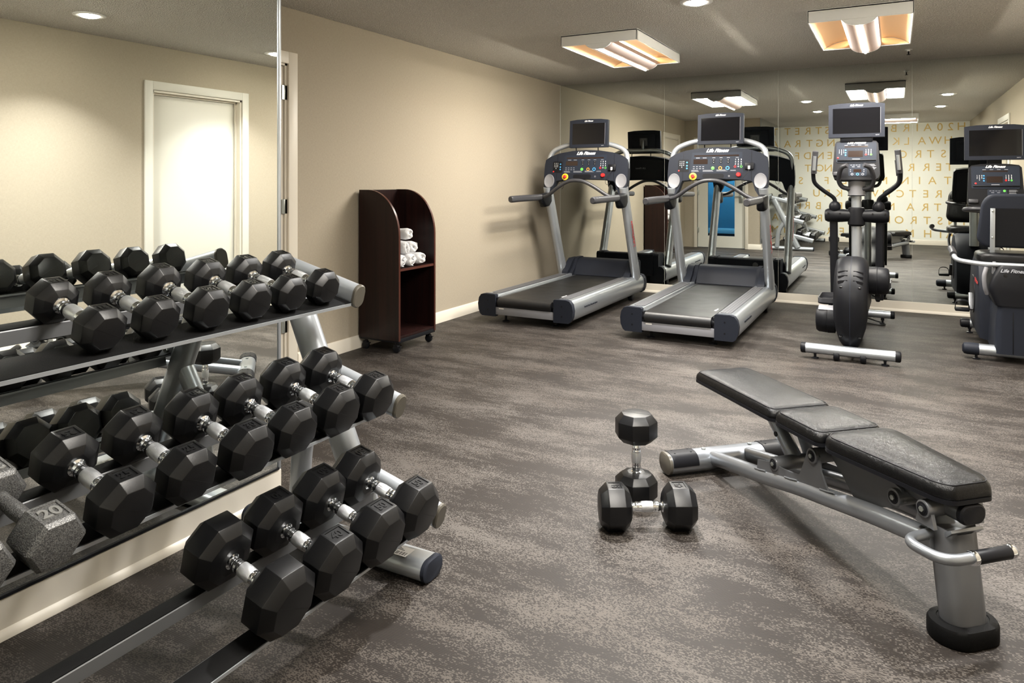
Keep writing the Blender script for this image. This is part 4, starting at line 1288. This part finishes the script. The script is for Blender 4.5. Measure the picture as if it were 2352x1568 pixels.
# drive shroud: a tall rounded housing
def pill(cy, cz, r, y1, n=16):
    return None
sh = []
for i in range(21):                                    # rounded top of the drum
    a = PI * 1.02 - (PI * .92) * i / 20
    sh.append((.335 + .350 * math.cos(a), .385 + .325 * math.sin(a)))
sh += [(.80, .40), (.98, .33), (1.02, .28), (1.02, .10), (.86, .075), (.10, .075), (.035, .105), (.0, .20), (-.013, .30)]
m = MB()
halfw = [(-.112, .075), (-.104, .030), (-.075, .008), (-.035, 0), (0, 0), (.035, 0), (.075, .008), (.104, .030), (.112, .075)]
cyc, czc = .40, .36
rings = []
for x, ins in halfw:
    rings.append([Vector((x * (1 - .42 * max(0, min(1, (.24 - p[1]) / .17))), cyc + (p[0] - cyc) * (1 - ins / .41), czc + (p[1] - czc) * (1 - ins / .34))) for p in sh])
m.loft(rings)
shr = m.build('drive_shroud', M_navy2, el, ang=45)
m = MB(); m.loft([[Vector((x, cyc + (p[0] - cyc) * 1.004, czc + (p[1] - czc) * 1.004)) for p in sh] for x in (-.0025, .0025)]); m.build('seam', M_navy, shr)
for s in (-1, 1):
    m = MB()
    for k in range(3):
        pts = []
        for j in range(7):
            x = s * (.018 + .062 * j / 6); a = PI * (.82 - .040 * k)
            pts.append(Vector((x, .335 + .346 * math.cos(a), .385 + .321 * math.sin(a) - .010 * (j / 6) ** 2)))
        m.tube(pts, [(-.010, -.003), (.010, -.003), (.010, .003), (-.010, .003)], up=(0, -1, .6))
    m.build('vent_slots', M_screen, shr)
    for zz, aa in ((.55, PI * .865), (.17, None)):
        y = .335 + .349 * math.cos(aa) if aa else .012
        z = .385 + .324 * math.sin(aa) if aa else .17
        m = MB(); m.ball((s * .06, y + .004, z), .012, .006, .006, 12, 6); m.build('screw_recess', M_screen, shr)
# crank covers on each side
for s, cy_, cz_, capm in ((-1, .30, .235, M_lgrey), (1, .34, .540, M_navy2)):
    m = MB()
    prof = [(.085, 0), (.100, .004), (.102, .055), (.099, .058), (.100, .062), (.097, .115), (.086, .132), (.05, .138)]
    m.lathe(prof, 32, Matrix.Translation((s * .108, cy_, cz_)) @ Matrix.Rotation(s * PI / 2, 4, 'Y'))
    c = m.build('crank_cover', M_navy2, el, ang=30)
    if s < 0:
        m = MB()
        arc = [(.1035 * math.cos(a), .1035 * math.sin(a)) for a in [PI * .28 + PI * .44 * i / 10 for i in range(11)]]
        inn = [(p[0] * .95, p[1] * .95) for p in reversed(arc)]
        m.polyX([(cy_ + p[0], cz_ + p[1]) for p in arc + inn], -.225, -.112, bev=.001); m.build('top_plate', M_lgrey, c, ang=50)
# pedal bars and foot plates
for s, zz in ((-1, .255), (1, .40)):
    m = MB(); m.tube([(s * .165, .40, zz + .02), (s * .165, .85, zz + .02), (s * .155, 1.08, .30)], rrect(.035, .06, .012, 4)); pb = m.build('pedal_bar', M_navy2, el, ang=50)
    m = MB(); m.pad(rrect(.150, .36, .05, 5, s * .178, .66), [(.004, zz + .060), (0, zz + .064), (0, zz + .072), (.006, zz + .075)]); m.build('foot_plate', M_navy2, pb, ang=50)
    m = MB()
    ol = rrect(.150, .36, .05, 5, s * .178, .66)
    hi = [(p[0], p[1]) for p in ol]
    m.loft([[Vector((p[0] * 1, p[1], z)) for p in offset2d(hi, i)] for i, z in ((0, zz + .070), (0, zz + .105), (.007, zz + .105), (.007, zz + .074))], caps=False); m.build('foot_rim', M_grey2, pb, ang=50)
# base beam
m = MB(); m.box(-.040, .040, .02, 1.60, .055, .100, .006); m.build('base_beam', M_navy2, el)
m = MB(); m.box(-.062, .062, -.010, .04, .040, .082, .003); bb = m.build('transport_plate', M_lgrey, el)
for s in (-1, 1):
    m = MB(); m.cyl((s * .066, -.006, .036), (s * .104, -.006, .036), .036, 20, .006); m.build('wheel', M_navy2, bb, ang=40)
# mast
MY = .985
m = MB(); m.tube([(0, MY + .03, .10), (0, MY, .80), (0, MY - .02, 1.30)], circ(.038, 22), up=(0, 1, 0)); mast = m.build('mast', M_silver, el, ang=60)
m = MB(); m.lathe([(.060, 1.150), (.064, 1.152), (.064, 1.158), (.062, 1.160), (.062, 1.268), (.066, 1.272), (.066, 1.282), (.058, 1.283), (.052, 1.262)], 28, Matrix.Translation((0, MY - .012, 0))); cu = m.build('bottle_holder', M_lgrey, mast, ang=40)
m = MB(); m.lathe([(.0655, 1.148), (.0655, 1.156), (.06, 1.157)], 28, Matrix.Translation((0, MY - .012, 0))); m.build('rim', M_navy2, cu, ang=40)
# cross hub and lever pivots
m = MB()
pr_ = [(.20, .030), (.24, .036), (.232, .046)]
prof = [(.030, -.240), (.045, -.236), (.056, -.215), (.058, -.150), (.050, -.060), (.050, .060), (.058, .150), (.056, .215), (.045, .236), (.030, .240)]
m.lathe(prof, 24, Matrix.Translation((0, MY, .985)) @ Matrix.Rotation(PI / 2, 4, 'Y'))
hub = m.build('cross_hub', M_navy2, el, ang=45)
m = MB(); m.lathe([(.052, .90), (.066, .915), (.066, 1.03), (.060, 1.05), (.050, 1.055)], 24, Matrix.Translation((0, MY, 0))); m.build('hub_collar', M_navy2, hub, ang=40)
for s in (-1, 1):
    for k in (-.045, .045):
        m = MB(); m.cyl((s * .165 + k, MY - .060, 1.005), (s * .165 + k, MY - .050, 1.005), .006, 10); m.build('screw', M_screen, hub)
    # lower lever
    m = MB(); m.tube([(s * .172, MY, .97), (s * .170, MY + .01, .60), (s * .166, MY + .03, .30)], rrect(.062, .045, .018, 5), up=(0, 1, 0)); lv = m.build('lower_lever', M_navy2, el, ang=50)
    m = MB(); m.ball((s * .162, MY - .010, 1.055), .046, .046, .052, 22, 14); m.build('pivot_ball', M_navy2, el, ang=70)
    pth = smooth([(s * .158, MY - .012, 1.09), (s * .175, MY - .02, 1.135), (s * .250, MY - .06, 1.195), (s * .308, MY - .10, 1.255), (s * .318, MY - .125, 1.32), (s * .312, MY - .14, 1.36)], 6)
    m = MB(); m.tube(pth, circ(.0165, 16), up=(0, 1, 0)); ar = m.build('arm', M_navy2, el, ang=60)
    m = MB(); m.tube([(s * .313, MY - .138, 1.335), (s * .300, MY - .165, 1.49), (s * .297, MY - .170, 1.515)], circ(.0225, 18), up=(0, 1, 0)); g = m.build('grip', M_grey2, ar, ang=60)
    m = MB(); m.tube([(s * .309, MY - .166, 1.36), (s * .300, MY - .184, 1.475)], circ(.013, 12), up=(0, 1, 0)); m.build('pulse_plate', M_alu, g, ang=60)
    # fixed inner bar
    pth = smooth([(s * .040, MY - .035, 1.205), (s * .105, MY - .055, 1.225), (s * .128, MY - .10, 1.29), (s * .105, MY - .16, 1.375), (s * .060, MY - .19, 1.40)], 6)
    m = MB(); m.tube(pth, circ(.018, 16), up=(0, 1, 0)); m.build('fixed_bar', M_grey2, el, ang=60)
small_console(el, (0, MY - .075, 1.445), 14, .345, .335)
m = MB(); m.tube([(0, MY + .02, 1.28), (0, MY + .03, 1.60), (0, MY + .0, 1.74)], rrect(.07, .04, .015, 4), up=(0, 1, 0)); m.build('screen_post', M_navy2, el, ang=50)
m = MB(); m.box(-.12, .12, MY - .05, MY + .01, 1.59, 1.64, .008); m.build('screen_mount', M_navy2, el)
tv_set(el, (0, MY - .050, 1.772), 4, .415, .285)
# power cord
m = MB(); m.tube(smooth([(.02, 1.62, .05), (.12, 1.66, .015), (.20, 1.58, .008), (.17, 1.50, .008), (.06, 1.53, .010)], 6), circ(.006, 8)); m.build('power_cord', M_cable, el, ang=60)

# ------------------------------------------------------------------ recumbent bike
bk = thing('exercise_bike', 'black recumbent exercise bike cut off by the right edge of the picture', 'exercise bike', (.720, 6.02, 0))
stabiliser(bk, -.245, .245, 0, .040, .072, .035, M_alu, .050, M_navy)
stabiliser(bk, -.205, .235, 1.02, .036, .080, .035, M_alu, .035, M_navy2)
# rear frame housing
m = MB()
rings = []
for z, hw_, y0, y1, r in ((.062, .105, -.055, .50, .04), (.30, .098, -.055, .48, .04), (.42, .085, -.06, .46, .035)):
    rings.append([Vector((p[0], p[1], z)) for p in rrect(hw_ * 2, y1 - y0, r, 5, 0, (y0 + y1) / 2)])
m.loft(rings); hs = m.build('rear_housing', M_navy, bk, ang=45)
m = MB()
rings = []
for z, hw_, y0, y1, r in ((.40, .100, -.068, .42, .035), (.50, .138, -.070, .40, .035), (.535, .140, -.070, .38, .035), (.60, .118, -.065, .36, .035), (.665, .085, -.055, .34, .03), (.68, .075, -.045, .33, .03)):
    rings.append([Vector((p[0], p[1], z)) for p in rrect(hw_ * 2, y1 - y0, r, 5, 0, (y0 + y1) / 2)])
m.loft(rings); sc_ = m.build('seat_carriage', M_navy2, bk, ang=45)
text('logo', 'Life Fitness', .034, M_dimwhite, sc_, frame((0, -.066, .645), (1, 0, 0), (0, .22, 1)), .0006, .4, .0006)
for s in (-1, 1):
    m = MB(); m.cyl((s * .045, -.066, .612), (s * .045, -.050, .612), .011, 14); m.build('hole', M_screen, sc_)
m = MB(); m.box(-.003, .003, -.0575, -.05, .07, .40, .001); m.build('seam', M_navy2, hs)
# seat adjusting lever
m = MB(); m.tube(smooth([(-.150, -.02, .66), (-.165, -.03, .60), (-.160, -.02, .52), (-.145, 0, .47)], 5), circ(.014, 12)); m.build('seat_lever', M_lgrey, bk, ang=60)
# flywheel housing ahead of the seat
fh = [(.36, .075), (.36, .42), (.42, .62), (.56, .70), (.78, .70), (.98, .60), (1.10, .40), (1.12, .20), (1.05, .10), (.98, .075)]
m = MB()
rings = []
for x, ins in ((-.168, .05), (-.158, .012), (-.12, 0), (.12, 0), (.158, .012), (.168, .05)):
    rings.append([Vector((x, .72 + (p[0] - .72) * (1 - ins / .36), .38 + (p[1] - .38) * (1 - ins / .31))) for p in fh])
m.loft(rings); fw = m.build('flywheel_housing', M_navy, bk, ang=45)
for s in (-1, 1):
    m = MB(); m.lathe([(.155, 0), (.15, .008), (.10, .012), (.05, .012)], 32, Matrix.Translation((s * .166, .74, .37)) @ Matrix.Rotation(s * PI / 2, 4, 'Y')); m.build('disc_cover', M_navy2, fw, ang=40)
    dz = -.12 if s < 0 else .12
    m = MB(); m.tube([(s * .185, .74, .37), (s * .190, .74 - .08, .37 + dz)], rrect(.022, .034, .008, 4), up=(1, 0, 0)); ck = m.build('crank', M_gun, bk, ang=50)
    m = MB(); m.box(*sorted((s * .200, s * .300)), .62, .70, .355 + dz, .380 + dz, .008); m.build('pedal', M_navy2, ck)
    m = MB(); m.tube(smooth([(s * .205, .655, .375 + dz), (s * .21, .64, .43 + dz), (s * .25, .635, .445 + dz), (s * .29, .64, .43 + dz), (s * .297, .655, .375 + dz)], 4), rrect(.004, .035, .0015, 2), up=(0, 1, 0)); m.build('strap', M_navy2, ck)
    text('logo', 'LifeFitness', .05, M_redprint, fw, frame((s * .1685, .50, .50), (0, s, 0), (0, 0, 1)), .0006, .2, .0008)
# seat pan
m = MB(); m.pad(rrect(.40, .36, .10, 6, 0, .20), [(.02, .690), (0, .700), (0, .735), (.006, .748), (.03, .758), (.07, .760)]); m.build('seat', M_leather, bk, ang=60)
# seat back
bo = []
for p in rrect(.400, .370, .075, 7, 0, 0):
    k = (p[1] + .185) / .37
    bo.append((p[0] * (1 - .22 * max(0, k - .1) ** 1.6), p[1] + (.018 * (1 - (p[0] / .2) ** 2) if p[1] > 0 else -.008 * (1 - (p[0] / .2) ** 2))))
BM = frame((0, .085, .985), (1, 0, 0), (0, -.10, 1))
m = MB(); m.pad(bo, [(0, -.004), (0, .012), (.004, .020), (.02, .023)], M=BM); sb = m.build('seat_back', M_navy, bk, ang=60)
m = MB(); m.pad(bo, [(.06, -.046), (.02, -.036), (.004, -.020), (0, -.006), (.002, -.003)], M=BM); 
m.build('cushion', M_leather, sb, ang=60)
# (the pad normal of BM faces -Y; the cushion therefore sits on the +Y side of the frame)
m = MB(); m.poly(rrect(.230, .270, .02, 4, 0, -.040), .0215 + .0, .0255, .001, 1, BM); m.build('back_panel', M_navy2, sb)
for s in (-1, 1):
    m = MB(); m.box(*sorted((s * .092, s * .122)), -.345, .095, .026, .034, .002, M=BM); sp = m.build('back_strut', M_silver, bk)
    for yy in (.075, -.115):
        m = MB(); m.ball(BM @ Vector((s * .107, yy, .035)), .008, .005, .008, 12, 6); m.build('bolt', M_steel, sp)
# side handle bar under the back
m = MB(); pth = fillet([(-.345, .32, .755), (-.345, .10, .745), (-.335, .02, .700), (-.18, -.005, .680), (.18, -.005, .680), (.335, .02, .700), (.345, .10, .745), (.345, .32, .755)], [.04, .06, .05, .05, .06, .04], 6)
m.tube(pth, circ(.017, 16)); hb = m.build('side_handle', M_silver2, bk, ang=60)
for s in (-1, 1):
    m = MB(); m.tube([(s * .345, .06, .735), (s * .345, .12, .747), (s * .345, .325, .757)], circ(.023, 16)); m.build('grip', M_grey2, hb, ang=60)
m = MB(); m.box(-.100, .100, .02, .06, .662, .690, .003); m.build('back_bracket', M_silver2, bk)
m = MB(); m.box(-.112, -.092, .00, .07, .55, .70, .003); m.build('bracket_arm', M_lgrey, bk)
m = MB(); m.box(.092, .112, .00, .07, .55, .70, .003); m.build('bracket_arm', M_lgrey, bk)
# console mast, handlebar, console, screen
m = MB(); m.tube([(0, 1.0, .60), (0, 1.02, .90), (0, .99, 1.18)], rrect(.085, .075, .03, 5), up=(0, 1, 0)); m.build('mast', M_silver2, bk, ang=50)
m = MB(); m.tube(smooth([(-.06, .96, 1.02), (-.17, .90, 1.03), (-.225, .78, 1.04), (-.19, .68, 1.05), (-.10, .66, 1.05)], 6), circ(.017, 14)); m.build('handlebar', M_grey2, bk, ang=60)
m = MB(); m.tube(smooth([(.06, .96, 1.02), (.17, .90, 1.03), (.225, .78, 1.04), (.19, .68, 1.05), (.10, .66, 1.05)], 6), circ(.017, 14)); m.build('handlebar', M_grey2, bk, ang=60)
cs, F_ = small_console(bk, (0, .93, 1.235), 12, .385, .36)
m = MB(); m.tube([F_ @ Vector((-.08, -.15, .01)), F_ @ Vector((-.08, -.165, .03)), F_ @ Vector((-.08, -.20, .03))], circ(.002, 6)); tg = m.build('tag_string', M_label, bk)
m = MB(); m.box(-.094, -.066, -.245, -.20, .029, .031, M=F_); m.build('paper_tag', M_label, bk)
m = MB(); m.box(-.05, .05, .985, 1.015, 1.38, 1.58, .006); m.build('screen_post', M_navy2, bk)
tv_set(bk, (0, .945, 1.590), 2, .425, .290)
# ------------------------------------------------------------------ towel cabinet on castors
cab = thing('towel_cabinet', 'dark mahogany cabinet with curved sides and white towels, against the left wall', 'cabinet', (-3.575, 4.395, 0))
CW, CD, CT_ = .235, .375, 1.205
def side_profile():
    p = [(0, .092), (0, CT_), (.085, CT_)]
    for i in range(1, 15):
        a = PI / 2 * (1 - i / 14)
        p.append((.085 + (CD - .085) * math.cos(a), CT_ - .345 + .345 * math.sin(a)))
    return p + [(CD, .092)]
sp_ = side_profile()
for s in (-1, 1):
    m = MB(); m.polyY(sp_, *sorted((s * CW, s * (CW - .018))), bev=.001, ang=60); sd = m.build('side_panel', M_wood, cab, ang=50)
    edge = sp_[2:]
    m = MB()
    n = len(edge)
    pts = [(p[0] + .0006, p[1] + .0006) for p in edge] 
    inn = [(p[0] - .0015, p[1] - .0015) for p in reversed(edge)]
    m.polyY(pts + inn, *sorted((s * (CW + .0004), s * (CW - .0184)))); m.build('edge_band', M_woodedge, sd, ang=50)
m = MB(); m.box(.004, .016, -CW + .018, CW - .018, .10, CT_ - .002); m.build('back_panel', M_wood, cab)
m = MB(); m.box(.016, CD - .006, -CW + .018, CW - .018, .604, .622, .001); shf = m.build('shelf', M_wood, cab)
m = MB(); m.box(CD - .006, CD - .0045, -CW + .018, CW - .018, .604, .622); m.build('edge_band', M_woodedge, shf)
m = MB(); m.box(.004, CD - .004, -CW + .018, CW - .018, .108, .126, .001); bt = m.build('bottom_panel', M_wood, cab)
m = MB(); m.box(.006, CD - .002, -CW + .004, CW - .004, .078, .107, .002); m.build('plinth', M_navy2, cab)
for x in (.045, CD - .04):
    for y in (-CW + .03, CW - .03):
        m = MB(); m.cyl((x - .004, y - .012, .030), (x - .004, y + .012, .030), .030, 20, .004)
        m.cyl((x, y, .045), (x, y, .078), .011, 12); m.box(x - .026, x + .014, y - .016, y + .016, .046, .060, .005)
        m.box(x + .010, x + .036, y - .010, y + .010, .044, .050, .002)
        m.build('caster', M_navy2, cab, ang=40)

def towel_mesh():
    t = MB()
    nturn, npt = 3.2, 64
    L0, L1 = -.15, .15
    prof = []
    for i in range(npt + 1):
        a = 2 * PI * nturn * i / npt
        r = .010 + .036 * i / npt
        prof.append((r * math.cos(a), r * math.sin(a), .0048))
    o = [(math.cos(2 * PI * nturn * i / npt) * (.010 + .036 * i / npt + .0044), math.sin(2 * PI * nturn * i / npt) * (.010 + .036 * i / npt + .0044)) for i in range(npt + 1)]
    inn = [(math.cos(2 * PI * nturn * i / npt) * (.010 + .036 * i / npt - .0044), math.sin(2 * PI * nturn * i / npt) * (.010 + .036 * i / npt - .0044)) for i in range(npt, -1, -1)]
    rings = []
    for k in range(13):
        x = L0 + (L1 - L0) * k / 12
        w = 1 + .05 * math.sin(k * 1.3) + (-.10 if k in (0, 12) else 0)
        rings.append([Vector((x + .004 * math.sin(7 * p[1] / .05), p[0] * w, p[1] * w * .95)) for p in o + inn])
    t.loft(rings, caps=True)
    bmesh.ops.triangulate(t.bm, faces=[f for f in t.bm.faces if len(f.verts) > 4])
    return t.build('rolled_towel', M_towel, None, ang=80)
tw = towel_mesh()
r_ = .0538
spots = [(-.158, 0, 'bottom row, nearest the left side of the shelf'), (-.048, 0, 'bottom row, middle one'), (.062, 0, 'bottom row, against the right side of the shelf'),
         (-.103, 1, 'second row, left one'), (.007, 1, 'second row, right one'), (-.048, 2, 'lying across the top of the pile')]
for i, (y, row, lab) in enumerate(spots):
    o = tw if i == 0 else copy_tree(tw)
    z = .622 + r_ + row * .095
    o.location = (-3.575 + .205 + (.0, .012, .018, -.01, -.015, -.03)[i], 4.395 + y, z)
    o.rotation_euler = (random.uniform(0, 6), 0, R((2, -1, 1, 3, -3, 8)[i]))
    tag(o, 'white rolled towel on the cabinet shelf, ' + lab, 'towel', 'rolled towels on the cabinet shelf')
# ------------------------------------------------------------------ camera, world, view
w = bpy.data.worlds.new('World'); SC.world = w; w.use_nodes = True
w.node_tree.nodes['Background'].inputs['Color'].default_value = (.6, .6, .6, 1)
w.node_tree.nodes['Background'].inputs['Strength'].default_value = .05
cd = bpy.data.cameras.new('camera'); co = bpy.data.objects.new('camera', cd); COL.objects.link(co)
co.location = (0, 0, 1.27)
co.rotation_euler = (PI / 2, 0, R(28.47))
cd.sensor_width = 36.0; cd.sensor_fit = 'HORIZONTAL'
cd.lens = 36.0 * 1622.6 / 2352
cd.shift_y = -(784 - 416) / 2352
cd.clip_start = .02
SC.camera = co
vs = SC.view_settings
vs.view_transform = 'Standard'; vs.look = 'None'; vs.gamma = 1.0; vs.use_curve_mapping = False
vs.exposure = 1.2
SC.cycles.use_denoising = True
SC.cycles.max_bounces = 10
SC.cycles.diffuse_bounces = 5
SC.cycles.glossy_bounces = 6
SC.cycles.caustics_reflective = False
SC.cycles.caustics_refractive = False
SC.cycles.sample_clamp_indirect = 6.0
